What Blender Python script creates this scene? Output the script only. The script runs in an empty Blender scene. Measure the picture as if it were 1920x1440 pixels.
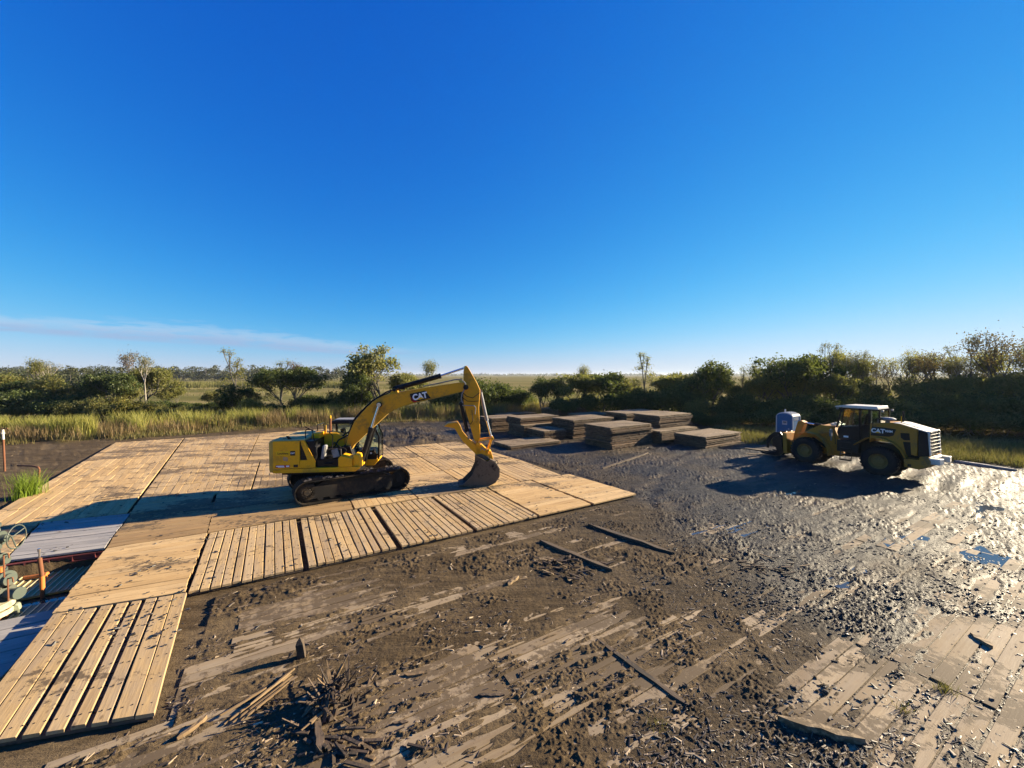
import bpy, math, random
import numpy as np
from mathutils import Matrix, Vector

S = bpy.context.scene
COL = S.collection
R = math.radians
rnd = random.Random(11)

# ------------------------------------------------------------------ camera
CAM_Z, FPX, PITCH = 5.25, 725.0, math.atan(17 / 725)
cd = bpy.data.cameras.new('camera')
cam = bpy.data.objects.new('camera', cd)
COL.objects.link(cam)
cd.sensor_width = 36.0
cd.lens = 36.0 * FPX / 1920.0
cd.clip_start = 0.1
cd.clip_end = 20000
cam.location = (0, 0, CAM_Z)
cam.rotation_euler = (R(90) - PITCH, 0, 0)
S.camera = cam

# ------------------------------------------------------------------ light
HAZE = 0.00010
SUN_EL, SUN_AZ = R(19.0), R(68.0)          # azimuth clockwise from +Y
SUN_STRENGTH, SKY_STRENGTH, EXPOSURE = 5.0, 0.052, 1.88
world = bpy.data.worlds.new('World')
S.world = world
world.use_nodes = True
wn, wl = world.node_tree.nodes, world.node_tree.links
wn.clear()
w_out = wn.new('ShaderNodeOutputWorld')
w_bg = wn.new('ShaderNodeBackground')
sky = wn.new('ShaderNodeTexSky')
sky.sky_type = 'NISHITA'
sky.sun_disc = False
sky.sun_elevation = SUN_EL
sky.sun_rotation = SUN_AZ
sky.altitude = 0
sky.air_density = 1.0
sky.dust_density = 0.0
sky.ozone_density = 3.5
w_bg.inputs['Strength'].default_value = SKY_STRENGTH
wl.new(w_bg.outputs[0], w_out.inputs[0])


def wmath(op, a, b=None, c=None, clamp=False):
    n = wn.new('ShaderNodeMath'); n.operation = op; n.use_clamp = clamp
    for i, v in enumerate((a, b, c)):
        if v is None:
            continue
        if isinstance(v, (int, float)):
            n.inputs[i].default_value = v
        else:
            wl.new(v, n.inputs[i])
    return n.outputs[0]


def wmap(v, a, b, c, d):
    n = wn.new('ShaderNodeMapRange'); n.interpolation_type = 'SMOOTHSTEP'
    wl.new(v, n.inputs[0])
    for i, q in enumerate((a, b, c, d)):
        n.inputs[i + 1].default_value = q
    return n.outputs[0]


# colour response of the photograph: deep blue, compressed towards the horizon
w_sep = wn.new('ShaderNodeSeparateColor')
wl.new(sky.outputs[0], w_sep.inputs[0])
w_gm = wn.new('ShaderNodeCombineColor')
for i, (k, p, m) in enumerate(((.086, 2.15, 3.9), (.56, 1.12, 5.6), (2.22, .56, 7.5))):
    v_ = wmath('MULTIPLY', wmath('POWER', w_sep.outputs[i], p), k)
    wl.new(wmath('DIVIDE', v_, wmath('SQRT', wmath('ADD', 1.0, wmath('POWER', wmath('DIVIDE', v_, m), 2.0)))), w_gm.inputs[i])
# one thin evening cloud bank, far away at the left
tc = wn.new('ShaderNodeTexCoord')
sx = wn.new('ShaderNodeSeparateXYZ')
wl.new(tc.outputs['Generated'], sx.inputs[0])
az = wmath('MULTIPLY', wmath('ARCTAN2', sx.outputs[0], sx.outputs[1]), 57.2958)
el = wmath('MULTIPLY', wmath('ARCSINE', sx.outputs[2]), 57.2958)
cv = wn.new('ShaderNodeCombineXYZ')
wl.new(az, cv.inputs[0]); wl.new(el, cv.inputs[1])
mp = wn.new('ShaderNodeMapping'); mp.inputs['Scale'].default_value = (0.30, 2.2, 1)
mp.inputs['Rotation'].default_value = (0, 0, R(4))
wl.new(cv.outputs[0], mp.inputs[0])
nz = wn.new('ShaderNodeTexNoise'); nz.inputs['Scale'].default_value = 1.0
nz.inputs['Detail'].default_value = 7; nz.inputs['Roughness'].default_value = 0.62
wl.new(mp.outputs[0], nz.inputs['Vector'])
center = wmath('ADD', wmap(az, -40, -16, 4.62, 3.35), wmath('MULTIPLY', wmath('SUBTRACT', nz.outputs['Fac'], 0.5), 0.9))
half = wmath('MULTIPLY', wmap(az, -70, -38, 0.26, 1.15), wmap(az, -33, -12, 1.0, 0.40))
dist = wmath('DIVIDE', wmath('SUBTRACT', el, center), half)
below = wmap(dist, -1.15, -0.75, 0, 1)
above = wmap(wmath('ADD', dist, wmath('MULTIPLY', wmath('SUBTRACT', nz.outputs['Fac'], 0.5), 5.0)), -0.2, 1.3, 1, 0)
ends = wmath('MULTIPLY', wmap(az, -95, -60, 0, 1), wmap(az, -23, -10, 1, 0))
cmask = wmath('MULTIPLY', wmath('MULTIPLY', wmath('MULTIPLY', below, above), ends), wmap(nz.outputs['Fac'], 0.36, 0.60, 0.30, 0.85), clamp=True)
ccol = wn.new('ShaderNodeMix'); ccol.data_type = 'RGBA'
ccol.inputs[6].default_value = (1.9, 2.6, 3.9, 1)
ccol.inputs[7].default_value = (3.3, 3.8, 4.5, 1)
wl.new(wmap(dist, -0.6, 0.9, 0, 1), ccol.inputs[0])
wmix = wn.new('ShaderNodeMix'); wmix.data_type = 'RGBA'
wl.new(cmask, wmix.inputs[0]); wl.new(w_gm.outputs[0], wmix.inputs[6]); wl.new(ccol.outputs[2], wmix.inputs[7])
wl.new(wmix.outputs[2], w_bg.inputs['Color'])

sd = bpy.data.lights.new('sun', 'SUN')
sd.energy = SUN_STRENGTH
sd.angle = R(0.5)
sd.color = (1.0, 0.84, 0.59)
sun = bpy.data.objects.new('sun', sd)
COL.objects.link(sun)
SUN_DIR = Vector((math.sin(SUN_AZ) * math.cos(SUN_EL), math.cos(SUN_AZ) * math.cos(SUN_EL), math.sin(SUN_EL)))
sun.rotation_euler = SUN_DIR.to_track_quat('Z', 'Y').to_euler()
sun.location = SUN_DIR * 60

S.view_settings.view_transform = 'Standard'
S.view_settings.look = 'None'
S.view_settings.exposure = EXPOSURE
S.view_settings.gamma = 1.0
S.view_settings.use_curve_mapping = False
S.render.engine = 'CYCLES'
S.cycles.use_denoising = True
S.cycles.max_bounces = 6
S.cycles.transparent_max_bounces = 8
S.cycles.sample_clamp_indirect = 6.0


# ------------------------------------------------------------------ helpers
def at(px, py, z=0.0):
    """the point of the level z that lies along this direction of the survey photograph (1920 x 1440)"""
    a, b = (px - 960) / FPX, (720 - py) / FPX
    c, s = math.cos(PITCH), math.sin(PITCH)
    d = (a, c + b * s, -s + b * c)
    t = (z - CAM_Z) / d[2]
    return (d[0] * t, d[1] * t)


DA = R(30.2)
DO = at(355.6, 1106.6, .12)
DU = (math.cos(DA), math.sin(DA))
DV = (-DU[1], DU[0])


def uv2w(u, v):
    return (DO[0] + u * DU[0] + v * DV[0], DO[1] + u * DU[1] + v * DV[1])


def w2uv(x, y):
    dx, dy = x - DO[0], y - DO[1]
    return dx * DU[0] + dy * DU[1], dx * DV[0] + dy * DV[1]


class MB:
    """collects shapes, then links them as one mesh object"""

    def __init__(self, M=None):
        self.v, self.f, self.mi = [], [], []
        self.M = M
        self.cur = 0

    def add(self, vs, fs):
        b = len(self.v)
        if self.M is not None:
            vs = [tuple(self.M @ Vector(p)) for p in vs]
        self.v.extend([tuple(p) for p in vs])
        for f in fs:
            self.f.append([i + b for i in f]); self.mi.append(self.cur)
        return self

    def box(self, a, b):
        (x0, y0, z0), (x1, y1, z1) = a, b
        return self.add([(x0, y0, z0), (x1, y0, z0), (x1, y1, z0), (x0, y1, z0), (x0, y0, z1), (x1, y0, z1), (x1, y1, z1), (x0, y1, z1)],
                        [(3, 2, 1, 0), (4, 5, 6, 7), (0, 1, 5, 4), (1, 2, 6, 5), (2, 3, 7, 6), (3, 0, 4, 7)])

    def bar(self, p0, p1, w, h, up=(0, 0, 1)):
        p0, p1 = Vector(p0), Vector(p1)
        d = (p1 - p0).normalized()
        s = d.cross(Vector(up))
        if s.length < 1e-4:
            s = d.cross(Vector((1, 0, 0)))
        s.normalize()
        t = s.cross(d)
        vs = []
        for p in (p0, p1):
            for a, b in ((-1, -1), (1, -1), (1, 1), (-1, 1)):
                vs.append(p + s * (a * w / 2) + t * (b * h / 2))
        return self.add(vs, [(0, 1, 2, 3), (7, 6, 5, 4), (0, 4, 5, 1), (1, 5, 6, 2), (2, 6, 7, 3), (3, 7, 4, 0)])

    def cyl(self, p0, p1, r0, r1=None, n=16, caps=True):
        r1 = r0 if r1 is None else r1
        p0, p1 = Vector(p0), Vector(p1)
        d = (p1 - p0).normalized()
        s = d.cross(Vector((0, 0, 1)))
        if s.length < 1e-3:
            s = Vector((1, 0, 0))
        s.normalize()
        t = d.cross(s)
        vs = []
        for p, r in ((p0, r0), (p1, r1)):
            for i in range(n):
                a = 2 * math.pi * i / n
                vs.append(p + s * (math.cos(a) * r) + t * (math.sin(a) * r))
        fs = [(i, (i + 1) % n, n + (i + 1) % n, n + i) for i in range(n)]
        if caps:
            fs.append(tuple(reversed(range(n)))); fs.append(tuple(range(n, 2 * n)))
        return self.add(vs, fs)

    def tube(self, pts, r, n=8):
        for i in range(len(pts) - 1):
            self.cyl(pts[i], pts[i + 1], r, r, n)
        return self

    def lathe(self, prof, c, axis='y', n=32):
        """prof = [(axial, radius)]"""
        vs, fs = [], []
        for a, r in prof:
            for i in range(n):
                t = 2 * math.pi * i / n
                p = {'y': (r * math.cos(t), a, r * math.sin(t)), 'z': (r * math.cos(t), r * math.sin(t), a), 'x': (a, r * math.cos(t), r * math.sin(t))}[axis]
                vs.append((c[0] + p[0], c[1] + p[1], c[2] + p[2]))
        m = len(prof)
        for k in range(m - 1):
            for i in range(n):
                j = (i + 1) % n
                fs.append((k * n + i, k * n + j, (k + 1) * n + j, (k + 1) * n + i))
        return self.add(vs, fs)

    def prism(self, poly, y0, y1, plane='xz'):
        n = len(poly)
        ar = sum(poly[i][0] * poly[(i + 1) % n][1] - poly[(i + 1) % n][0] * poly[i][1] for i in range(n))
        if ar < 0:
            poly = poly[::-1]
        if plane == 'xz':
            vs = [(a, y0, b) for a, b in poly] + [(a, y1, b) for a, b in poly]
            fs = [tuple(range(n)), tuple(reversed(range(n, 2 * n)))] + [(i, n + i, n + (i + 1) % n, (i + 1) % n) for i in range(n)]
        else:
            vs = [(a, b, y0) for a, b in poly] + [(a, b, y1) for a, b in poly]
            fs = [tuple(reversed(range(n))), tuple(range(n, 2 * n))] + [(i, (i + 1) % n, n + (i + 1) % n, n + i) for i in range(n)]
        return self.add(vs, fs)

    def ribbon(self, path, y0, y1, t):
        """a bent plate: path in xz, width y0..y1, thickness t to the left of the path"""
        n = len(path); off = []
        for i in range(n):
            a = Vector(path[max(0, i - 1)]); b = Vector(path[min(n - 1, i + 1)])
            d = (b - a).normalized()
            off.append((path[i][0] - d[1] * t, path[i][1] + d[0] * t))
        for i in range(n - 1):
            q = [path[i], path[i + 1], off[i + 1], off[i]]
            self.prism(q, y0, y1)
        return self

    def mesh(self, name, mats, smooth=True, angle=35):
        me = bpy.data.meshes.new(name)
        me.from_pydata(self.v, [], self.f)
        for m in (mats if isinstance(mats, (list, tuple)) else [mats]):
            me.materials.append(m)
        if any(self.mi):
            me.polygons.foreach_set('material_index', self.mi)
        if smooth:
            me.shade_smooth()
            me.set_sharp_from_angle(angle=R(angle))
        me.update()
        return me

    def obj(self, name, mats, parent=None, bevel=0, smooth=True, **kw):
        o = bpy.data.objects.new(name, self.mesh(name, mats, smooth))
        COL.objects.link(o)
        if parent is not None:
            o.parent = parent
        if bevel:
            b = o.modifiers.new('bevel', 'BEVEL'); b.width = bevel; b.segments = 2; b.limit_method = 'ANGLE'; b.angle_limit = R(40)
        for k, v in kw.items():
            o[k] = v
        return o


def empty(name, loc, rz=0, **kw):
    o = bpy.data.objects.new(name, None)
    o.empty_display_size = 0.3
    COL.objects.link(o)
    o.location = loc
    o.rotation_euler = (0, 0, rz)
    for k, v in kw.items():
        o[k] = v
    return o


def tag(o, label, category, group=None):
    o['label'] = label; o['category'] = category
    if group:
        o['group'] = group
    return o


def np_mesh(name, verts, faces, mat, smooth=False, attrs=None):
    """verts (N,3), faces (M,k) of one size"""
    verts = np.asarray(verts, np.float32); faces = np.asarray(faces, np.int32)
    me = bpy.data.meshes.new(name)
    k = faces.shape[1]
    me.vertices.add(len(verts)); me.vertices.foreach_set('co', verts.ravel())
    me.loops.add(faces.size); me.loops.foreach_set('vertex_index', faces.ravel())
    me.polygons.add(len(faces))
    me.polygons.foreach_set('loop_start', np.arange(len(faces), dtype=np.int32) * k)
    if attrs:
        for an, (dom, arr) in attrs.items():
            at_ = me.attributes.new(an, 'FLOAT', dom)
            at_.data.foreach_set('value', np.asarray(arr, np.float32).ravel())
    me.materials.append(mat)
    me.update(calc_edges=True)
    if smooth:
        me.shade_smooth()
    else:
        me.shade_flat()
    return me


def link(name, me, parent=None, **kw):
    o = bpy.data.objects.new(name, me)
    COL.objects.link(o)
    if parent is not None:
        o.parent = parent
    for k, v in kw.items():
        o[k] = v
    return o


# ------------------------------------------------------------------ numpy noise
def _hash(ix, iy, seed):
    h = (ix.astype(np.int64) * 374761393 + iy.astype(np.int64) * 668265263 + seed * 974711) & 0xffffffff
    h = ((h ^ (h >> 13)) * 1274126177) & 0xffffffff
    return (h ^ (h >> 16)) & 0xffff


def pn(x, y, seed=0):
    x = np.asarray(x, float); y = np.asarray(y, float)
    xi = np.floor(x); yi = np.floor(y)
    fx = x - xi; fy = y - yi
    ux = fx * fx * fx * (fx * (fx * 6 - 15) + 10); uy = fy * fy * fy * (fy * (fy * 6 - 15) + 10)

    def g(i, j):
        a = _hash(xi + i, yi + j, seed) * (2 * np.pi / 65536)
        return np.cos(a) * (fx - i) + np.sin(a) * (fy - j)
    n0 = g(0, 0) * (1 - ux) + g(1, 0) * ux
    n1 = g(0, 1) * (1 - ux) + g(1, 1) * ux
    return (n0 * (1 - uy) + n1 * uy) * 1.5


def fbm(x, y, o=3, seed=0, gain=.5):
    s = 0; a = 1
    for i in range(o):
        s = s + a * pn(x, y, seed + i * 7); a *= gain; x = x * 2.03 + 3.1; y = y * 2.03 + 1.7
    return s


def sst(x, a, b):
    t = np.clip((x - a) / (b - a), 0, 1)
    return t * t * (3 - 2 * t)


# ------------------------------------------------------------------ materials
class NT:
    def __init__(self, name):
        self.m = bpy.data.materials.new(name)
        self.m.use_nodes = True
        self.n = self.m.node_tree.nodes; self.l = self.m.node_tree.links
        self.b = self.n['Principled BSDF']
        self.out = self.n['Material Output']

    def new(self, t, **kw):
        x = self.n.new(t)
        for k, v in kw.items():
            setattr(x, k, v)
        return x

    def link(self, a, b):
        self.l.new(a, b)

    def set(self, sock, v):
        s = self.b.inputs[sock] if isinstance(sock, str) else sock
        if hasattr(v, 'is_output'):
            self.l.new(v, s)
        elif isinstance(v, tuple) and len(v) == 3:
            s.default_value = (*v, 1)
        else:
            s.default_value = v
        return self

    def coord(self, kind='Object', scale=(1, 1, 1), rot=(0, 0, 0)):
        if kind == 'World':
            src = self.new('ShaderNodeNewGeometry').outputs['Position']
        else:
            src = self.new('ShaderNodeTexCoord').outputs[kind]
        m = self.new('ShaderNodeMapping')
        m.inputs['Scale'].default_value = scale; m.inputs['Rotation'].default_value = rot
        self.link(src, m.inputs[0])
        return m.outputs[0]

    def noise(self, vec, scale, detail=4, rough=.55, dist=0.0):
        t = self.new('ShaderNodeTexNoise')
        t.inputs['Scale'].default_value = scale; t.inputs['Detail'].default_value = detail
        t.inputs['Roughness'].default_value = rough; t.inputs['Distortion'].default_value = dist
        self.link(vec, t.inputs['Vector'])
        return t.outputs['Fac']

    def ramp(self, fac, stops):
        r = self.new('ShaderNodeValToRGB')
        e = r.color_ramp.elements
        while len(e) < len(stops):
            e.new(0.5)
        for i, (p, c) in enumerate(stops):
            e[i].position = p
            e[i].color = (*c, 1) if isinstance(c, tuple) else (c, c, c, 1)
        self.link(fac, r.inputs[0])
        return r.outputs[0]

    def mix(self, fac, a, b, mode='MIX'):
        x = self.new('ShaderNodeMix'); x.data_type = 'RGBA'; x.blend_type = mode
        for i, v in ((0, fac), (6, a), (7, b)):
            if hasattr(v, 'is_output'):
                self.link(v, x.inputs[i])
            else:
                x.inputs[i].default_value = (*v, 1) if isinstance(v, tuple) else v
        return x.outputs[2]

    def math(self, op, a, b=None, clamp=False):
        x = self.new('ShaderNodeMath'); x.operation = op; x.use_clamp = clamp
        for i, v in enumerate((a, b)):
            if v is None:
                continue
            if hasattr(v, 'is_output'):
                self.link(v, x.inputs[i])
            else:
                x.inputs[i].default_value = v
        return x.outputs[0]

    def mr(self, v, a, b, c=0, d=1, smooth=True):
        x = self.new('ShaderNodeMapRange'); x.interpolation_type = 'SMOOTHSTEP' if smooth else 'LINEAR'
        self.link(v, x.inputs[0])
        for i, q in enumerate((a, b, c, d)):
            if hasattr(q, 'is_output'):
                self.link(q, x.inputs[i + 1])
            else:
                x.inputs[i + 1].default_value = q
        return x.outputs[0]

    def attr(self, name):
        a = self.new('ShaderNodeAttribute'); a.attribute_name = name
        return a.outputs['Fac']

    def bump(self, h, strength=.5, dist=.02, normal=None):
        x = self.new('ShaderNodeBump')
        x.inputs['Strength'].default_value = strength; x.inputs['Distance'].default_value = dist
        self.link(h, x.inputs['Height'])
        if normal is not None:
            self.link(normal, x.inputs['Normal'])
        return x.outputs[0]

    def orand(self):
        return self.new('ShaderNodeObjectInfo').outputs['Random']

    def irand(self):
        return self.new('ShaderNodeNewGeometry').outputs['Random Per Island']


def paint(name, col, rough=.45, dirt=(.10, .075, .045), dirt_amt=.5, metal=0.0, low=None):
    t = NT(name)
    c = t.coord('World')
    n1 = t.noise(c, 1.3, 5, .6); n2 = t.noise(c, 9, 5, .65)
    f = t.math('MULTIPLY', t.mr(t.math('ADD', n1, t.math('MULTIPLY', n2, .6)), .78, 1.05), dirt_amt)
    if low is not None:                        # splashed mud near the ground
        z = t.new('ShaderNodeSeparateXYZ'); t.link(t.new('ShaderNodeNewGeometry').outputs['Position'], z.inputs[0])
        zz = t.math('ADD', z.outputs[2], t.math('MULTIPLY', t.math('SUBTRACT', n2, .5), .7))
        f = t.math('MAXIMUM', f, t.mr(zz, low[0], low[1], .95, 0))
    col2 = t.mix(t.math('MULTIPLY', n2, .35), col, tuple(x * .72 for x in col))
    t.set('Base Color', t.mix(f, col2, dirt))
    t.set('Roughness', t.mr(f, 0, 1, rough, .9))
    t.set('Metallic', metal)
    t.set('Specular IOR Level', .2)
    t.set('Normal', t.bump(n2, .12, .01))
    return t.m


M = {}
M['yellow'] = paint('yellow_paint', (.80, .38, .008), .42, dirt_amt=.35)
M['yellow_dirty'] = paint('yellow_paint_dirty', (.66, .31, .012), .5, dirt=(.16, .10, .04), dirt_amt=.6)
M['yellow_loader'] = paint('loader_yellow_paint', (.42, .185, .02), .6, dirt=(.19, .115, .05), dirt_amt=1.0)
M['beige'] = paint('counterweight_paint', (.52, .31, .05), .5, dirt_amt=.3)
M['hood_top'] = paint('dusty_hood_paint', (.52, .38, .17), .9, dirt_amt=.3)
M['white_dusty'] = paint('dusty_white_paint', (.62, .58, .5), .5, dirt_amt=.35)
M['black'] = paint('black_paint', (.007, .007, .008), .42, dirt=(.03, .024, .018), dirt_amt=.4)
M['black_part'] = paint('black_satin_metal', (.012, .012, .013), .5, dirt=(.04, .03, .024), dirt_amt=.4)
M['steel_dark'] = paint('dark_track_steel', (.012, .011, .010), .6, dirt=(.075, .052, .03), dirt_amt=.95, metal=.0)
M['bucket'] = paint('worn_bucket_steel', (.10, .078, .055), .55, dirt=(.010, .009, .008), dirt_amt=1.0, metal=.0)
M['rubber'] = paint('tyre_rubber', (.010, .010, .012), .8, dirt=(.035, .028, .022), dirt_amt=.5, low=(.0, .25))
M['rim'] = paint('dusty_rim_paint', (.20, .12, .035), .7, dirt=(.08, .06, .04), dirt_amt=.9)
M['grey_part'] = paint('grey_panel', (.22, .22, .22), .5)
M['rust'] = paint('rusty_steel', (.17, .07, .035), .8, dirt=(.07, .04, .025), dirt_amt=.8)
M['rust_orange'] = paint('orange_primer_steel', (.55, .17, .04), .6, dirt=(.2, .08, .03), dirt_amt=.7)
M['red_beam'] = paint('dull_red_steel', (.14, .035, .035), .6, dirt=(.05, .03, .025), dirt_amt=.8)
M['well_green'] = paint('pale_green_valve_paint', (.26, .28, .19), .5, dirt=(.12, .10, .07), dirt_amt=.9)
M['well_dark'] = paint('dark_green_valve_paint', (.07, .085, .07), .45, dirt=(.12, .10, .07), dirt_amt=.5)
M['well_cream'] = paint('cream_flange_paint', (.48, .45, .30), .5, dirt=(.16, .10, .05), dirt_amt=.6)
M['toilet_blue'] = paint('blue_plastic', (.028, .115, .25), .5, dirt_amt=.15)
M['toilet_white'] = paint('white_plastic', (.42, .44, .45), .5, dirt_amt=.3)
M['decal_black'] = paint('black_vinyl', (.012, .012, .014), .3, dirt_amt=.2)
M['decal_white'] = paint('white_vinyl', (.78, .78, .78), .4, dirt_amt=.1)
M['decal_yellow'] = paint('yellow_vinyl', (.75, .42, .01), .4, dirt_amt=.1)
M['decal_red'] = paint('red_vinyl', (.42, .02, .03), .4, dirt_amt=.1)
t = NT('chrome_rod'); t.set('Base Color', (.62, .62, .64)); t.set('Metallic', 1.0); t.set('Roughness', .22); M['chrome'] = t.m
t = NT('cab_glass')
t.set('Base Color', (.75, .90, .86)); t.set('Roughness', .04); t.set('Transmission Weight', 1.0); t.set('IOR', 1.02)
t.set('Specular IOR Level', .6)
t.set('Coat Weight', .6); t.set('Coat Roughness', .03)
M['glass'] = t.m


def wood(name, tones, mud=.25, mudcol=(.065, .045, .025), grey=.0, pale=(.552, .372, .162), dark=(.132, .072, .030)):
    """sawn boards: grain along the object's x axis, every board its own tone"""
    t = NT(name)
    tcn = t.new('ShaderNodeTexCoord')
    add = t.new('ShaderNodeVectorMath'); add.operation = 'ADD'
    t.link(tcn.outputs['Object'], add.inputs[0])
    orr = t.orand()
    irr = t.irand()
    rr = t.math('FRACT', t.math('ADD', orr, irr))
    sc = t.new('ShaderNodeVectorMath'); sc.operation = 'SCALE'
    sc.inputs[0].default_value = (37.0, 61.0, 13.0)
    t.link(rr, sc.inputs['Scale']); t.link(sc.outputs[0], add.inputs[1])
    m = t.new('ShaderNodeMapping'); m.inputs['Scale'].default_value = (.9, 14, 14)
    t.link(add.outputs[0], m.inputs[0])
    grain = t.noise(m.outputs[0], 2.2, 8, .68, .3)
    m2 = t.new('ShaderNodeMapping'); m2.inputs['Scale'].default_value = (.35, 1.6, 1.6)
    t.link(add.outputs[0], m2.inputs[0])
    broad = t.noise(m2.outputs[0], 1.5, 4, .6)
    base = t.ramp(rr, [(0, tones[0]), (.35, tones[1]), (.7, tones[2]), (1, tones[3])])
    c = t.mix(t.mr(grain, .36, .68), t.mix(.42, base, dark), base)
    c = t.mix(t.math('MULTIPLY', t.mr(broad, .35, .7), .45), c, t.mix(.4, base, pale))
    if grey:
        c = t.mix(t.math('MULTIPLY', t.mr(t.noise(m2.outputs[0], 2.6, 5, .6), .38, .62), grey), c, (.20, .19, .18))
    # knots and bolt stains
    vo = t.new('ShaderNodeTexVoronoi'); vo.inputs['Scale'].default_value = 1.0
    m3 = t.new('ShaderNodeMapping'); m3.inputs['Scale'].default_value = (1.8, 4.2, 4.2)
    t.link(add.outputs[0], m3.inputs[0]); t.link(m3.outputs[0], vo.inputs['Vector'])
    c = t.mix(t.mr(vo.outputs['Distance'], .05, .13, .6, 0), c, (.07, .042, .024))
    # dried mud trodden over the boards
    w = t.coord('World', (1, 1, 1), (0, 0, -DA))
    st = t.coord('World', (.55, 1.5, 1), (0, 0, -DA))
    n1 = t.noise(st, .55, 6, .62, .4); n2 = t.noise(w, 6.5, 5, .7)
    mm = t.math('ADD', n1, t.math('MULTIPLY', t.math('SUBTRACT', n2, .5), .55))
    mk = t.mr(mm, .62 - mud * .22, .70 - mud * .22, 0, .9)
    c = t.mix(mk, c, t.mix(n2, mudcol, tuple(x * 1.7 for x in mudcol)))
    t.set('Base Color', c)
    t.set('Roughness', .82)
    t.set('Specular IOR Level', .25)
    t.set('Normal', t.bump(t.math('ADD', grain, t.math('MULTIPLY', mk, .8)), .35, .012))
    return t.m


PINE = ((.507, .335, .150), (.440, .283, .120), (.560, .385, .185), (.388, .262, .126))
M['wood_clean'] = wood('fresh_pine_boards', PINE, .30)
M['wood_row'] = wood('sawn_pine_timbers', ((.468, .312, .137), (.377, .254, .117), (.520, .358, .169), (.325, .221, .111)), .20, grey=.25)
M['wood_mud'] = wood('muddy_pine_boards', ((.481, .319, .137), (.416, .267, .111), (.520, .358, .169), (.364, .240, .111)), .60, mudcol=(.085, .058, .032), grey=.2)
M['wood_brown'] = wood('trodden_brown_boards', ((.28, .175, .075), (.24, .15, .065), (.31, .20, .09), (.21, .135, .06)), .5)
M['wood_grey'] = wood('silver_weathered_boards', ((.33, .30, .27), (.28, .26, .24), (.36, .33, .29), (.26, .24, .22)), .06, grey=.5, pale=(.40, .37, .33), dark=(.12, .11, .10))
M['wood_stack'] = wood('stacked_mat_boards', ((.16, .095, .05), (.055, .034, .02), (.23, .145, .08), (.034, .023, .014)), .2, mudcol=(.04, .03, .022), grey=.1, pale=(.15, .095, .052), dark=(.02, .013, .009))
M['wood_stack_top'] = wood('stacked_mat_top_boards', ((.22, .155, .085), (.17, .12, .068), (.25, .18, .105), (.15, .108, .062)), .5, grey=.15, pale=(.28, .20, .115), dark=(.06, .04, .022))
M['wood_buried'] = wood('buried_weathered_timbers', ((.26, .195, .115), (.19, .14, .08), (.31, .24, .15), (.16, .115, .066)), .68, mudcol=(.062, .043, .024), grey=.15, pale=(.43, .335, .21))
M['wood_dark'] = wood('wet_dark_boards', ((.10, .07, .045), (.07, .05, .035), (.13, .09, .06), (.05, .038, .028)), .4, mudcol=(.03, .024, .018), pale=(.14, .10, .065), dark=(.02, .015, .01))
M['wood_split'] = wood('split_pale_wood', ((.22, .15, .08), (.13, .088, .05), (.28, .20, .11), (.09, .062, .038)), .5, pale=(.28, .20, .11))


def leaf(name, c1, c2, c3, trans=.45, hue=.5):
    t = NT(name)
    r = t.irand(); o = t.orand()
    base = t.ramp(t.math('FRACT', t.math('ADD', r, t.math('MULTIPLY', o, .25))), [(0, c1), (.55, c2), (1, c3)])
    base = t.mix(t.math('MULTIPLY', o, .35), base, c3)
    d = t.new('ShaderNodeBsdfDiffuse'); tr = t.new('ShaderNodeBsdfTranslucent'); g = t.new('ShaderNodeBsdfGlossy')
    g.inputs['Roughness'].default_value = .55; g.inputs['Color'].default_value = (1, 1, 1, 1)
    mx = t.new('ShaderNodeMixShader'); mx.inputs[0].default_value = trans
    m2 = t.new('ShaderNodeMixShader'); m2.inputs[0].default_value = .012
    t.link(base, d.inputs['Color'])
    t.link(t.mix(.5, base, t.mix(.5, base, (.20, .22, .02))), tr.inputs['Color'])
    t.link(d.outputs[0], mx.inputs[1]); t.link(tr.outputs[0], mx.inputs[2])
    t.link(mx.outputs[0], m2.inputs[1]); t.link(g.outputs[0], m2.inputs[2])
    t.link(m2.outputs[0], t.out.inputs[0])
    t.n.remove(t.b)
    return t.m


M['leaf_dark'] = leaf('dark_evergreen_leaves', (.026, .046, .014), (.050, .074, .020), (.10, .12, .034), .42)
M['leaf_green'] = leaf('olive_green_leaves', (.10, .115, .03), (.175, .185, .05), (.27, .23, .075), .58)
M['leaf_yellow'] = leaf('yellow_green_leaves', (.13, .14, .025), (.20, .19, .04), (.24, .17, .04), .48)
M['leaf_red'] = leaf('turning_russet_leaves', (.10, .055, .035), (.08, .07, .03), (.14, .075, .05), .4)
M['leaf_dry'] = leaf('pale_autumn_leaves', (.15, .14, .07), (.19, .17, .09), (.12, .125, .045), .45)
M['leaf_far'] = leaf('distant_woodland_leaves', (.030, .042, .020), (.045, .055, .024), (.07, .07, .032), .2)
M['reed'] = leaf('green_yellow_reed_blades', (.19, .23, .03), (.29, .29, .05), (.34, .29, .09), .5)
M['reed_dry'] = leaf('dry_brown_reed_blades', (.20, .13, .06), (.27, .18, .09), (.16, .13, .05), .35)
M['grass'] = leaf('rough_verge_grass_blades', (.15, .12, .045), (.20, .145, .06), (.11, .115, .03), .35)
M['grass_dark'] = leaf('dark_green_grass_blades', (.075, .085, .02), (.11, .105, .03), (.14, .115, .04), .35)  # darker, greener blades for the right verge
M['grass_tuft'] = leaf('bright_green_rush_blades', (.16, .24, .02), (.24, .32, .03), (.12, .19, .02), .45)
M['marsh_reed'] = leaf('far_marsh_reed_blades', (.13, .125, .04), (.17, .15, .05), (.15, .15, .04), .35)
t = NT('tree_bark'); w = t.coord('Object', (3, 3, .7)); n = t.noise(w, 5, 5, .6)
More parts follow.
